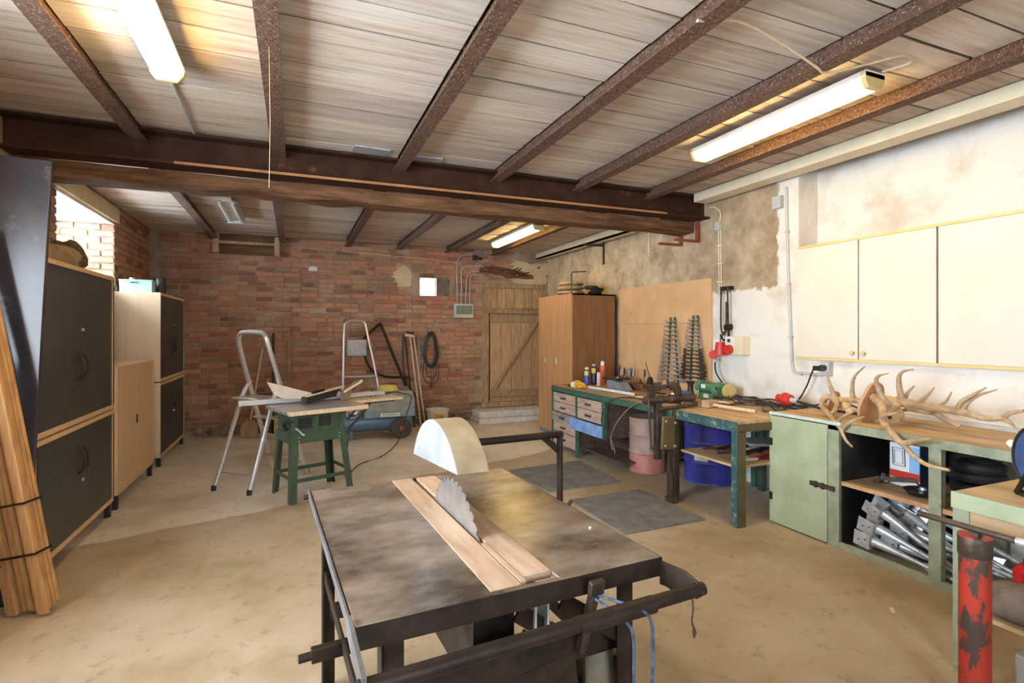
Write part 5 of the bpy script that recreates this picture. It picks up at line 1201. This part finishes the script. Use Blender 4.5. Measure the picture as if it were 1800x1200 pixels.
text('Knauf', .05, M_ink, (2.18,8.362,.19), (PI/2+.11,0,R(1)), t); text('Rotband', .035, M_ink, (2.18,8.368,.085), (PI/2+.11,0,R(1)), t)

# ------------------------------------------------------------------ tools leaning on the brick wall
def stick(name, p, q, r, M, label, cat, group=None, z=0): return solo(name, MB().cyl(p,q,r,seg=10), M, p, label, cat, group)
stick('iron_bar', (-.30,8.72,0), (-.30,8.86,1.53), .018, M_black, 'dark iron bar leaning on the brick wall behind the ladder', 'bar')
stick('wooden_pole', (-.08,8.74,0), (-.08,8.86,1.58), .016, M_timbery, 'brown wooden pole leaning on the brick wall right of the iron bar', 'pole')
t = thing('shovel', 'shovel with thin handle standing on its blade near the left of the brick wall', 'shovel', (-.60,8.65,0))
build('handle', MB().cyl((-.60,8.66,.25),(-.45,8.86,1.30),.013,seg=10), M_straw, t); build('blade', MB().prism([(-.74,.02),(-.50,.0),(-.50,.20),(-.58,.27),(-.66,.26),(-.73,.18)],'y',8.63,8.645), M_timbery, t, bevel=.006)
t = thing('crate', 'pale wooden crate on the floor behind the ladder steps', 'crate', (-.10,8.62,0))
build('front_slat', MB().box(-.28,.12,8.50,8.512,.02,.10), M_lime, t); build('front_slat', MB().box(-.28,.12,8.50,8.512,.115,.20), M_lime, t); build('front_slat', MB().box(-.28,.12,8.50,8.512,.215,.30), M_lime, t)
build('frame', MB().box(-.28,-.26,8.512,8.75,0,.30).box(.10,.12,8.512,8.75,0,.30).box(-.28,.12,8.74,8.75,0,.30).box(-.28,.12,8.512,8.75,.0,.015), M_lime, t)
t = thing('push_broom', 'broom standing head up with pale handle right of the compressor', 'broom', (1.86,8.6,0))
build('handle', MB().cyl((1.90,8.56,0.01),(1.77,8.80,1.46),.013,seg=10), M_straw, t)
build('head', MB().obox((1.75,8.79,1.49),(.13,.05,.045),(0,.2,0)), M_straw, t, bevel=.006); build('bristles', MB().obox((1.765,8.79,1.53),(.12,.045,.05),(0,.2,0)), M_black, t)
stick('broom_handle', (1.97,8.55,0.0), (1.84,8.86,1.50), .012, M_straw, 'pale wooden handle leaning just right of the broom', 'pole')
stick('blue_rod', (1.90,8.62,0.0), (1.925,8.85,1.49), .010, M_copper, 'blue-grey metal rod leaning beside the coiled cable', 'rod')
stick('dark_rod', (1.80,8.60,0.0), (1.70,8.86,1.46), .012, M_iron, 'dark iron rod leaning left of the broom', 'rod')
t = thing('bow_saw', 'large dark bent wood-and-iron frame hanging on the brick wall', 'frame', (1.35,8.84,.62))
build('frame', MB().tube(smooth_path([(1.02,8.84,1.42),(1.26,8.84,1.66),(1.32,8.84,1.62),(1.50,8.82,1.15),(1.70,8.80,.66)],6),.022,8), M_iron, t)
build('curved_bar', MB().tube(smooth_path([(1.03,8.84,1.44),(1.05,8.84,1.15),(1.16,8.83,.93),(1.38,8.82,.82),(1.74,8.81,.80)],6),.019,8), M_iron, t)
solo('wall_cable', MB().tube(smooth_path([(1.66,8.85,1.50),(1.66,8.84,1.0),(1.72,8.83,.72),(1.86,8.82,.48),(1.92,8.80,.42)],6),.011,8), M_cab, (1.66,8.85,.45), 'thick black cable hanging down beside the broom', 'cable')
# coil of black cable on a hook
t = thing('cable_coil', 'oval coil of black cable hanging on the brick wall', 'cable', (2.12,8.82,.60))
m = MB(); r = random.Random(4)
for k in range(7):
    w_, h_ = .105+r.uniform(-.012,.03), .29+r.uniform(-.03,.02); cx, cy = 2.12+r.uniform(-.012,.012), 8.80+k*.008
    m.tube([(cx+w_*math.cos(a)*(1 if math.sin(a)<0 else .8),cy,1.25+h_*math.sin(a)) for a in [2*PI*i/28 for i in range(28)]],.012,6,closed=True)
build('winding', m, M_cab, t)
build('loose_loop', MB().tube(smooth_path([(2.0,8.79,1.05),(1.99,8.79,.82),(2.06,8.79,.70),(2.16,8.79,.68),(2.24,8.79,.75),(2.25,8.79,1.0)],6),.008,7).tube(smooth_path([(2.04,8.79,1.0),(2.05,8.79,.85),(2.13,8.79,.78),(2.21,8.79,.84),(2.2,8.79,1.0)],6),.008,7), M_cab, t)
build('plug', MB().cyl((2.12,8.79,1.0),(2.12,8.79,.66),.006,seg=8).lathe([(.010,.67),(.020,.64),(.022,.61),(0,.60)],(2.12,8.79,0),seg=12), M_cab, t)
build('hook', MB().box(2.09,2.15,8.83,8.885,1.50,1.62), M_timbery, t)
# fuse box and pipes
t = thing('fuse_box', 'grey-green fuse box with a glass window high on the brick wall', 'fuse box', (2.70,8.84,1.79))
build('case', MB().box(2.53,2.87,8.79,8.884,1.79,2.03), M_greyp, t, bevel=.006); build('glass_front', MB().box(2.56,2.85,8.785,8.79,1.85,2.0), M_glass, t)
build('yellow_strip', MB().box(2.56,2.85,8.784,8.79,1.815,1.845), M_yell, t)
cond = {'first fuse box pipe from the left':[(2.60,8.87,2.03),(2.604,8.87,2.12),(2.594,8.87,2.464),(2.594,8.87,2.71),(2.665,8.87,2.86),(2.872,8.87,2.90)],
 'second fuse box pipe from the left':[(2.67,8.87,2.03),(2.676,8.87,2.27),(2.676,8.87,2.566),(2.717,8.87,2.667),(2.872,8.87,2.70),(3.082,8.87,2.69)],
 'third fuse box pipe from the left':[(2.75,8.87,2.03),(2.76,8.87,2.3),(2.78,8.87,2.50),(2.85,8.87,2.60),(3.0,8.87,2.61)],
 'rightmost fuse box pipe':[(2.82,8.87,2.03),(2.83,8.87,2.3),(2.83,8.87,2.45),(2.862,8.87,2.54),(3.082,8.87,2.55)],
 'thin cable along the top of the brick wall':[(.70,8.875,2.84),(1.5,8.875,2.80),(2.1,8.875,2.78),(2.594,8.875,2.74)]}
for k, v in cond.items(): solo('wall_pipe', MB().tube(smooth_path(v,5),.009 if 'cable' not in k else .005,8), M_greyp if 'cable' not in k else M_straw, v[0], k, 'pipe', 'pipes above the fuse box')
solo('junction_box', MB().box(2.88,2.97,8.84,8.885,2.80,2.88).cyl((2.99,8.85,2.83),(3.05,8.85,2.83),.02), M_black, (2.92,8.86,2.80), 'small black junction box above the fuse box pipes', 'box', bevel=.004)

# ------------------------------------------------------------------ right wall fittings
t = thing('wall_conduit', 'grey pipe with clips running down the pilaster to the socket', 'conduit', (4.34,3.68,1.17))
build('pipe', MB().tube(smooth_path([(4.335,3.70,2.93),(4.335,3.69,2.4),(4.335,3.66,1.7),(4.335,3.64,1.25)],4)+[Vector((4.335,3.62,1.18)),Vector((4.335,3.58,1.17)),Vector((4.335,3.33,1.165))],.012,10), M_greyp, t)
for z, y in ((2.5,3.69),(2.0,3.675),(1.5,3.65)): build('clip', MB().box(4.318,4.35,y-.018,y+.018,z-.01,z+.01), M_greyp, t)
for y in (3.54,3.42): build('clip', MB().box(4.318,4.35,y-.01,y+.01,1.148,1.184), M_greyp, t)
t = thing('wall_socket', 'grey wall socket with a black plug under the wall cupboard', 'socket', (4.33,3.28,1.17))
build('case', MB().box(4.29,4.35,3.235,3.315,1.165,1.29), M_greyp, t, bevel=.005)
build('plug', MB().cyl((4.29,3.275,1.235),(4.24,3.275,1.235),.026).box(4.225,4.26,3.25,3.34,1.21,1.25), M_black, t, bevel=.004)
solo('plug_cable', MB().tube(smooth_path([(4.24,3.34,1.225),(4.25,3.38,1.15),(4.26,3.43,1.05),(4.25,3.50,.93),(4.23,3.58,.865),(4.2,3.70,.85),(4.15,3.9,.85)],6),.007,8), M_cab, (4.24,3.34,.85), 'black cable hanging from the wall socket to the bench', 'cable')
solo('junction_box', MB().box(4.30,4.35,3.74,3.84,2.74,2.86), M_greyp, (4.33,3.79,2.74), 'grey junction box at the top of the conduit near the cream rail', 'box', bevel=.005)
solo('junction_box', MB().box(4.30,4.35,4.53,4.60,2.67,2.76), M_greyp, (4.33,4.57,2.67), 'pale junction box just below the end of the steel beam', 'box', bevel=.005)
t = thing('wall_conduit', 'twin cream pipes with clips running down to the chain hoist', 'conduit', (4.34,4.56,2.0))
for y in (4.575,4.545): build('pipe', MB().tube([(4.335,y,2.68),(4.335,y-.01,1.98)],.008,8), M_rail, t)
for z in (2.5,2.3,2.1): build('clip', MB().box(4.32,4.35,4.52,4.59,z-.008,z+.008), M_rail, t)
build('feed', MB().tube(smooth_path([(4.335,4.56,2.76),(4.335,4.55,2.86),(4.335,4.62,2.93),(4.335,4.70,2.95)],5),.009,8), M_rail, t)
t = thing('chain_hoist', 'rusty chain hoist with hook hanging on the wall above the red plug', 'hoist', (4.30,4.45,1.46))
def chain(m, pts, r=.011, w=.018):
    pts = smooth_path(pts, 10); acc = 0; k = 0; last = Vector(pts[0])
    for a in pts[1:]:
        if (a-last).length > .032:
            c = (a+last)/2; m.obox(c,(w if k % 2 else .007,.007 if k % 2 else w,(a-last).length*1.15)); last = Vector(a); k += 1
m = MB(); chain(m, [(4.29,4.49,2.03),(4.29,4.495,1.8),(4.29,4.49,1.58),(4.29,4.45,1.52),(4.29,4.42,1.6),(4.29,4.42,1.9)]); chain(m, [(4.28,4.39,2.02),(4.28,4.385,1.8),(4.28,4.38,1.60)])
build('chain', m, M_vise, t, kind='stuff'); build('top_bracket', MB().box(4.29,4.35,4.37,4.51,2.0,2.04), M_iron, t)
build('hook', MB().tube(smooth_path([(4.28,4.41,1.62),(4.28,4.38,1.57),(4.28,4.37,1.51),(4.28,4.41,1.46),(4.28,4.46,1.47),(4.28,4.48,1.52)],5),[.012]*20+[.010]*5+[.006],8), M_iron, t)
build('pulley_block', MB().cyl((4.27,4.40,1.60),(4.33,4.40,1.60),.035), M_iron, t)
t = thing('red_connector', 'red industrial plug with open flap hanging beside the switch box', 'plug', (4.25,4.49,1.24))
build('body', MB().lathe([(.045,1.44),(.05,1.42),(.062,1.32),(.062,1.30),(0,1.30)],(4.25,4.46,0),seg=20), M_red, t, bevel=.002)
build('flap', MB().cyl((4.225,4.545,1.30),(4.24,4.55,1.30),.048).box(4.235,4.25,4.49,4.55,1.32,1.35), M_red, t); build('gland', MB().cyl((4.25,4.53,1.255),(4.25,4.54,1.225),.02), M_greyp, t)
build('hanger', MB().tube([(4.25,4.46,1.43),(4.26,4.47,1.53)],.006,7), M_vise, t)
solo('connector_cable', MB().tube(smooth_path([(4.25,4.54,1.23),(4.25,4.53,1.12),(4.25,4.46,1.03),(4.23,4.32,.94),(4.2,4.12,.875),(4.15,3.95,.855)],6),.009,8), M_cab, (4.25,4.54,.85), 'black cable curving from the red plug down to the bench', 'cable')
t = thing('switch_box', 'cream switch box with red socket cover on the right wall', 'socket', (4.28,4.26,1.31))
build('case', MB().box(4.24,4.35,4.15,4.37,1.31,1.50), M_rail, t, bevel=.004); build('front', MB().box(4.23,4.24,4.255,4.372,1.41,1.50), M_whitep, t, bevel=.002)
build('red_cover', MB().cyl((4.24,4.315,1.365),(4.20,4.315,1.36),.052), M_red, t, bevel=.003); build('switch', MB().box(4.222,4.23,4.30,4.335,1.44,1.475), M_ink, t)
# brackets high on the wall
def bracket(y, tip_dy, label, M, x1=4.34, z=2.90, ln=.34, drop=.35):
    t = thing('wall_bracket', label, 'bracket', (x1,y,z-drop), group='iron shelf brackets high on the right wall')
    build('upright', MB().box(x1-.008,x1+.005,y-.018,y+.018,z-drop,z+.06), M, t); build('arm', MB().box(x1-ln,x1,y-.012,y+.012,z-.02,z+.01), M, t)
    build('screw', MB().cyl((x1-.008,y,z-drop+.03),(x1-.012,y,z-drop+.03),.007,seg=8), M_ink, t)
bracket(6.947,0,'iron shelf bracket above the wooden cupboard', M_vise, z=2.86, drop=.29); bracket(5.829,0,'iron shelf bracket right behind the timber beam end', M_rail, z=2.88, drop=.33)
for y, lab in ((4.89,'red-brown angle bracket hanging at the beam end'),(5.18,'red-brown angle bracket hanging just behind the beam end')):
    t = thing('hanging_bracket', lab, 'bracket', (4.32,y,2.59), group='red-brown brackets at the beam end')
    build('drop', MB().box(4.30,4.33,y-.02,y+.02,2.60,2.83), M_rust, t); build('arm', MB().box(4.0,4.33,y-.02,y+.02,2.585,2.61), M_rust, t)

# ------------------------------------------------------------------ wrench racks with wrenches
def wrench_proto(kind):
    t = thing('combination_wrench', None, 'wrench', (0,0,0), world=False)
    # unit length 1 along y, heads at the ends, thickness in x
    m = MB(); m.beam((0,-.42,0),(0,.42,0),.028,.05,(0,0,1)); build('shank', m, M_alud if kind == 0 else M_vise, t, bevel=.004)
    def jaw(s):
        p = [(.40*s,-.035),(.44*s,-.075),(.50*s,-.085),(.56*s,-.06),(.555*s,-.025),(.50*s,-.03),(.475*s,0),(.50*s,.03),(.56*s,.03),(.56*s,.06),(.50*s,.085),(.44*s,.075),(.40*s,.035)]
        return MB().prism(p if s > 0 else p[::-1],'x',-.022,.022)
    build('open_jaw', jaw(1), M_alud if kind == 0 else M_vise, t)
    if kind == 0:
        r1 = []; m = MB(); m.tube([(0,-.48+.055*math.cos(a),.055*math.sin(a)) for a in [2*PI*i/12 for i in range(12)]],.022,6,closed=True); build('ring_end', m, M_alud, t)
    else: build('open_jaw', jaw(-1), M_vise, t)
    return t
P0, P1 = wrench_proto(0), wrench_proto(1)
used = [False, False]
def put(kind, loc, L, label, group):
    p = (P0, P1)[kind]
    o = p if not used[kind] else copy_tree(p); used[kind] = True
    o.location = loc; o.scale = (L*1.2, L, L*.95); o.rotation_euler = (rnd.uniform(-.06,.06),0,rnd.uniform(-.04,.04)+ (R(180) if rnd.random() < .0 else 0)); o['label'] = label; o['group'] = group
ORDN = ['topmost','second','third','fourth','fifth','sixth','seventh','eighth','ninth','tenth','eleventh','twelfth','thirteenth','fourteenth','fifteenth','sixteenth','lowest']
def rack(yc, n, z1, z0, w0, w1, kinds, label, gl, lab):
    t = thing('wrench_rack', label, 'rack', (4.31,yc,z0-.08))
    for s in (-1,1): build('rod', MB().cyl((4.30,yc+s*w1*.24,z0-.08),(4.30,yc+s*w0*.22,z1+.05),.012,seg=8), M_dgreen, t)
    hk = MB()
    for k in range(n):
        z = z1-(z1-z0)*k/(n-1); f = k/(n-1)
        for s in (-1,1): hk.box(4.245,4.29,yc+s*(w0*.22*(1-f)+w1*.24*f)-.004,yc+s*(w0*.22*(1-f)+w1*.24*f)+.004,z-.018,z-.010)
        put(kinds(k), (4.262,yc+rnd.uniform(-.006,.006),z), w0+(w1-w0)*f, ('lowest' if k == n-1 else ORDN[k])+(' ' if k in (0,n-1) else ' from the top ')+lab, gl)
    build('hooks', hk, M_dgreen, t, kind='stuff')
rack(5.305,14,1.68,.98,.17,.42,lambda k:0,'left-hand green wall rack holding chrome wrenches','chrome wrenches on the left rack','chrome wrench on the left-hand green rack')
rack(4.905,17,1.69,.98,.15,.40,lambda k:(1 if 8 <= k < 16 else 0),'right-hand green wall rack nearer the red plug','wrenches on the right rack','wrench on the right-hand green rack')

# ------------------------------------------------------------------ clutter on workbench A
zb = .831
def can(x, y, r, h, M, Mc, label, name='spray_can', strap=None, cap_h=.03):
    t = thing(name, label, 'spray can', (x,y,zb), group='spray cans at the cupboard end of the bench')
    build('can', MB().lathe([(r*.9,zb),(r,zb+.004),(r,zb+h-.02),(r*.75,zb+h-.005),(r*.7,zb+h)],(x,y,0),seg=24), M, t)
    build('cap', MB().lathe([(r*.7,zb+h),(r*.72,zb+h+cap_h*.7),(r*.5,zb+h+cap_h),(0,zb+h+cap_h)],(x,y,0),seg=20), Mc, t)
    if strap: build('label_patch', curved(x,y,r+.001,r+.001,zb+h*.62,zb+h*.90,R(170),R(280)), strap, t)
can(3.66,6.28,.036,.21,M_bluec,M_yel,'blue spray can with a yellow badge, leftmost of the cans',strap=M_yel)
can(3.78,6.30,.036,.25,M_navy,M_greyp,'dark navy spray can with a yellow badge behind the blue one',strap=M_yel)
can(3.76,6.14,.026,.18,M_pink,M_black,'small pink and white spray can with a black cap')
can(3.90,6.27,.038,.26,M_orr,M_whitep,'orange-red spray can with a tall white cap',cap_h=.06)
t = thing('plastic_can', 'crumpled orange and white plastic pouch at the left end of the bench', 'pouch', (3.35,6.05,zb))
build('body', MB().blob((3.36,5.93,.87),(.055,.10,.042),41,.15), M_orange, t); build('white_part', MB().blob((3.34,6.06,.868),(.045,.05,.038),42,.1), M_whitep, t)
build('yellow_band', MB().tube(arc((3.355,5.995,.872),.05,0,2*PI,18,'xz')[:-1],.009,6,closed=True), M_yel, t)
t = thing('pliers', 'red-handled pliers at the far left corner of the bench', 'pliers', (3.34,6.24,zb))
build('handle', MB().tube([(3.34,6.34,.845),(3.33,6.28,.848),(3.35,6.22,.845)],.009,8), M_red, t); build('jaw', MB().obox((3.35,6.17,.848),(.035,.09,.03)), M_black, t, bevel=.006)
solo('white_tube', MB().cyl((3.45,5.90,.850),(3.50,4.98,.852),.017,seg=14), M_whitep, (3.46,5.7,zb), 'long white plastic tube lying along the green bench', 'tube')
t = thing('work_lamp', 'dark grey machine guard block with bluish side in the middle of the bench', 'tool', (3.72,5.62,zb))
build('body', MB().prism([(5.40,.832),(5.76,.832),(5.80,.93),(5.72,.955),(5.52,.93)],'x',3.66,3.80), mat('bluish_grey_casting', (.16,.18,.22), (.26,.28,.33), 9, .5), t, bevel=.01)
build('top_plate', MB().obox((3.74,5.70,.965),(.20,.30,.02),(0,0,.1)), M_vise, t, bevel=.004); build('bolt', MB().cyl((3.74,5.66,.97),(3.74,5.66,.985),.012), M_galv, t)
solo('wood_block', MB().obox((3.95,5.50,.885),(.12,.26,.05),(0,0,.12)).obox((4.0,5.45,.845),(.2,.3,.025),(0,0,.1)), M_timber, (3.95,5.5,zb), 'dark oily wood block behind the grey casting', 'block', bevel=.004)
t = thing('oil_can', 'conical iron oil can with a long thin spout on the bench', 'oil can', (4.05,5.42,zb))
build('body', MB().lathe([(.0,zb),(.062,zb),(.062,zb+.012),(.030,zb+.15),(.026,zb+.16),(0,zb+.165)],(4.05,5.42,0),seg=24), M_iron, t); build('spout', MB().tube([(4.05,5.42,.99),(4.05,5.46,1.06),(4.06,5.53,1.18)],[.007,.005,.003],8), M_vise, t)
t = thing('oil_tin', 'short brown tin with a brass neck left of the oil can', 'tin', (4.04,5.60,zb))
build('body', MB().cyl((4.04,5.60,zb),(4.04,5.60,zb+.055),.052,seg=20), M_shield, t); build('neck', MB().lathe([(.045,zb+.055),(.03,zb+.075),(.012,zb+.09),(.012,zb+.12),(0,zb+.125)],(4.04,5.60,0),seg=16), M_vise, t)
# row of screwdrivers, files and chisels standing against the hardboard
t = thing('tool_holder', 'low wooden tool holder against the hardboard panel', 'holder', (4.28,6.2,zb)); build('block', MB().box(4.24,4.31,5.70,6.48,zb,zb+.06), M_timbery, t, bevel=.003)
cols = [M_bluec,M_vise,M_galv,M_orange,M_straw,M_black,M_bluec,M_headw,M_vise,M_galv]
cn = ['blue','dark iron','grey','orange','pale wooden','black','blue','brown wooden','dark iron','grey']
names2 = ['screwdriver','chisel','file']
for k in range(16):
    y = 6.45-k*.030 - (max(0,k-12))*.05; h = rnd.uniform(.12,.19); x = 4.275+rnd.uniform(-.012,.012); cidx = k % 10
    t = thing(['screwdriver','file','chisel'][k % 3], cn[cidx]+' '+['screwdriver','file','chisel'][k % 3]+', '+(ORDN[k]+' of the row' if k else 'first of the row')+' against the hardboard from the cupboard', 'hand tool', (x,y,zb+.06), group='hand tools standing against the hardboard')
    build('handle', MB().tube([(x,y,zb+.06+h*.35),(x+.003,y-.002,zb+.06+h*.5),(x+.006,y-.004,zb+.06+h)],[.008,.011,.009],8), cols[cidx], t); build('blade', MB().cyl((x,y,zb+.055),(x,y,zb+.06+h*.38),.004,seg=6), M_vise, t)
solo('wooden_spatula', MB().obox((4.30,5.30,.93),(.012,.05,.19),(0,R(4),0)), M_shield, (4.3,5.3,zb), 'small brown board standing right of the oil can', 'board')
r = random.Random(8)
t = thing('rag', 'red shop rag lying at the foot of the vise', 'rag', (3.40,4.50,zb)); build('cloth', MB().blob((3.40,4.50,.85),(.07,.11,.024),51,.2), M_rustred, t)
solo('paint_brush', MB().beam((3.46,4.88,.842),(3.52,4.72,.846),.02,.015).obox((3.53,4.69,.845),(.05,.06,.016),(0,0,.35)), M_straw, (3.49,4.8,zb), 'pale wooden paint brush at the end of the white tube', 'brush')
solo('green_stick', MB().cyl((3.36,4.86,.840),(3.42,4.60,.840),.007,seg=8), M_green, (3.38,4.7,zb), 'thin green stick near the bench edge by the rag', 'stick')
solo('blue_rag', MB().blob((3.98,4.72,.86),(.08,.14,.03),61,.25), mat('blue_cloth', (.06,.10,.22), (.12,.17,.32), 9, .9), (3.98,4.72,zb), 'blue cloth bundle left of the bench grinder', 'rag')
for k, (x, y, a, L, M, nm, lab) in enumerate(((3.72,4.35,.4,.2,M_vise,'spanner','dark spanner lying just behind the vise jaws'),(3.80,4.62,-.3,.24,M_iron,'file','dark flat file lying behind the vise'),(3.60,4.75,1.0,.16,M_straw,'scriber','pale-handled scriber lying left of the vise'),(3.9,5.1,.2,.26,M_iron,'iron_rod','dark iron rod lying in the middle of the bench'),(3.62,5.15,1.3,.12,M_orr,'marker','orange-red marker lying near the white tube'))):
    solo(nm, MB().obox((x,y,zb+.010),(.02,L,.016),(0,0,a)), M, (x,y,zb), lab, 'tool', bevel=.003)
solo('white_red_box', MB().obox((3.55,4.32,.885),(.05,.10,.10),(0,0,.2)), M_paper, (3.55,4.32,zb), 'small white box seen through the vise jaws', 'box')
# bench grinder
t = thing('bench_grinder', 'green bench grinder with a round wheel guard at the end of the bench', 'grinder', (4.10,4.48,zb))
gx, gy, gz = 4.10, 4.46, .955
build('motor', MB().lathe([(0,-.10),(.045,-.10),(.058,-.085),(.06,.07),(.05,.085),(0,.085)],(gx,gy,gz),'y',24), M_grind, t)
build('label', MB().box(gx-.062,gx-.058,gy-.0,gy+.06,gz-.005,gz+.035), M_paper, t)
build('wheel_guard', MB().lathe([(0,-.20),(.075,-.20),(.085,-.185),(.085,-.13),(.075,-.12),(0,-.12)],(gx-.01,gy,gz-.015),'y',28), M_grind, t, bevel=.003)
build('wheel_guard', MB().lathe([(0,.10),(.06,.10),(.07,.11),(.07,.15),(.06,.16),(0,.16)],(gx,gy,gz),'y',24), M_grind, t, bevel=.003)
build('polishing_wheel', MB().lathe([(0,-.28),(.075,-.275),(.08,-.25),(.075,-.22),(0,-.215)],(gx+.03,gy,gz-.02),'y',28), M_brass, t)
build('base', MB().box(gx-.06,gx+.07,gy-.11,gy+.09,zb,zb+.07), M_grind, t, bevel=.008); build('switch', MB().box(gx-.066,gx-.06,gy-.05,gy+.02,zb+.02,zb+.06), M_whitep, t)
[build('tool_rest', MB().cyl((gx-.07,gy+q,zb+.02),(gx-.05,gy+q+.01,zb+.10),.005), M_yell, t) for q in (.10,.13)]
solo('grinder_stand', MB().lathe([(.05,zb),(.035,zb+.03),(.03,zb+.12),(.05,zb+.16),(0,zb+.165)],(4.14,4.80,0),seg=18), M_vise, (4.14,4.80,zb), 'dark iron stand left of the bench grinder', 'stand')
# mallet
t = thing('wooden_mallet', 'wooden mallet with a long pale handle lying on the teal bench', 'mallet', (3.62,3.85,.841))
build('head', MB().obox((3.60,4.00-.09,.878),(.14,.085,.07),(0,0,R(10))), M_headw, t, bevel=.008); build('handle', MB().tube([(3.60,3.90,.872),(3.66,3.70,.862),(3.71,3.48,.858)],[.014,.016,.018],10), M_straw, t)
# cable tangle with red connector on the teal bench
t = thing('cable_tangle', 'tangle of black cables on the teal bench', 'cable', (4.05,3.75,.841))
r = random.Random(21)
for k in range(8):
    pts = []; y = 4.25-r.uniform(0,.1); x = r.uniform(3.95,4.22); z = .851+.005*k
    for i in range(9):
        pts.append((x,y,z+r.uniform(0,.028))); y -= .105; x = min(4.25,max(3.86,x+r.uniform(-.11,.11)))
    build('cable', MB().tube(smooth_path(pts,5),.0075,7), M_cab, t)
build('loop', MB().tube(smooth_path([(4.06,4.30,.86),(4.0,4.26,.98),(3.98,4.20,.93),(3.98,4.16,.86),(4.05,4.12,.855)],6),.007,7), M_cab, t)
build('cable', MB().tube(smooth_path([(3.92,3.60,.855),(3.84,3.50,.855),(3.80,3.46,.86),(3.86,3.40,.862),(4.0,3.42,.87),(4.08,3.52,.87)],6),.007,7), M_cab, t)
t = thing('red_coupling', 'red round industrial coupling lying at the right end of the cables', 'plug', (4.02,3.43,.90))
build('body', MB().lathe([(0,-.06),(.045,-.055),(.05,-.03),(.05,.015),(.042,.025),(.038,.08),(0,.085)],(4.02,3.44,.955-.0),'y',20), M_red, t, bevel=.002)
build('gland', MB().cyl((4.02,3.39,.955),(4.02,3.32,.95),.022), M_greyp, t)
build('flange', MB().lathe([(.05,-.005),(.058,-.004),(.058,.012),(.05,.013)],(4.02,3.44,.955),'y',20), M_red, t)
solo('coupling_cable', MB().tube(smooth_path([(4.02,3.33,.95),(4.02,3.2,.93),(4.02,3.05,.918),(4.05,2.8,.914),(4.12,2.6,.914)],6),.011,8), M_cab, (4.02,3.3,.905), 'thick grey-black cable running from the red coupling along the green cabinet top', 'cable')
solo('thin_cable', MB().tube(smooth_path([(4.06,3.34,.945),(4.10,3.22,.925),(4.12,3.12,.97),(4.15,3.02,.985),(4.18,2.9,.94),(4.2,2.8,.912)],6),.007,8), M_cab, (4.06,3.3,.905), 'thin black cable arching behind the red coupling', 'cable')
solo('wood_offcuts', MB().obox((3.98,4.12,.850),(.12,.18,.018),(0,0,.3)).obox((4.08,4.05,.866),(.05,.28,.014),(0,0,-.4)), M_straw, (4.0,4.1,.841), 'pale wood offcuts left of the cable tangle', 'wood', bevel=.002)
# cords hanging over the front of bench A
solo('cord', MB().tube(smooth_path([(3.38,4.80,.838),(3.24,4.86,.842),(3.17,4.93,.80),(3.15,5.02,.70),(3.15,5.09,.57),(3.15,5.04,.49),(3.16,4.97,.43)],6),.006,7), M_cab, (3.15,5.0,.43), 'black cord looping over the bench front near the blue board', 'cord', 'cords hanging over the bench front')
solo('cord', MB().tube(smooth_path([(3.30,4.30,.842),(3.20,4.42,.845),(3.16,4.52,.80),(3.15,4.66,.70),(3.15,4.80,.57),(3.15,4.90,.40),(3.15,4.87,.29)],6),.006,7).tube(smooth_path([(3.15,4.91,.42),(3.15,4.85,.34),(3.15,4.82,.26)],4),.005,7), M_gcab, (3.15,4.8,.26), 'grey-black cord hanging over the bench front next to the vise bar', 'cord', 'cords hanging over the bench front')
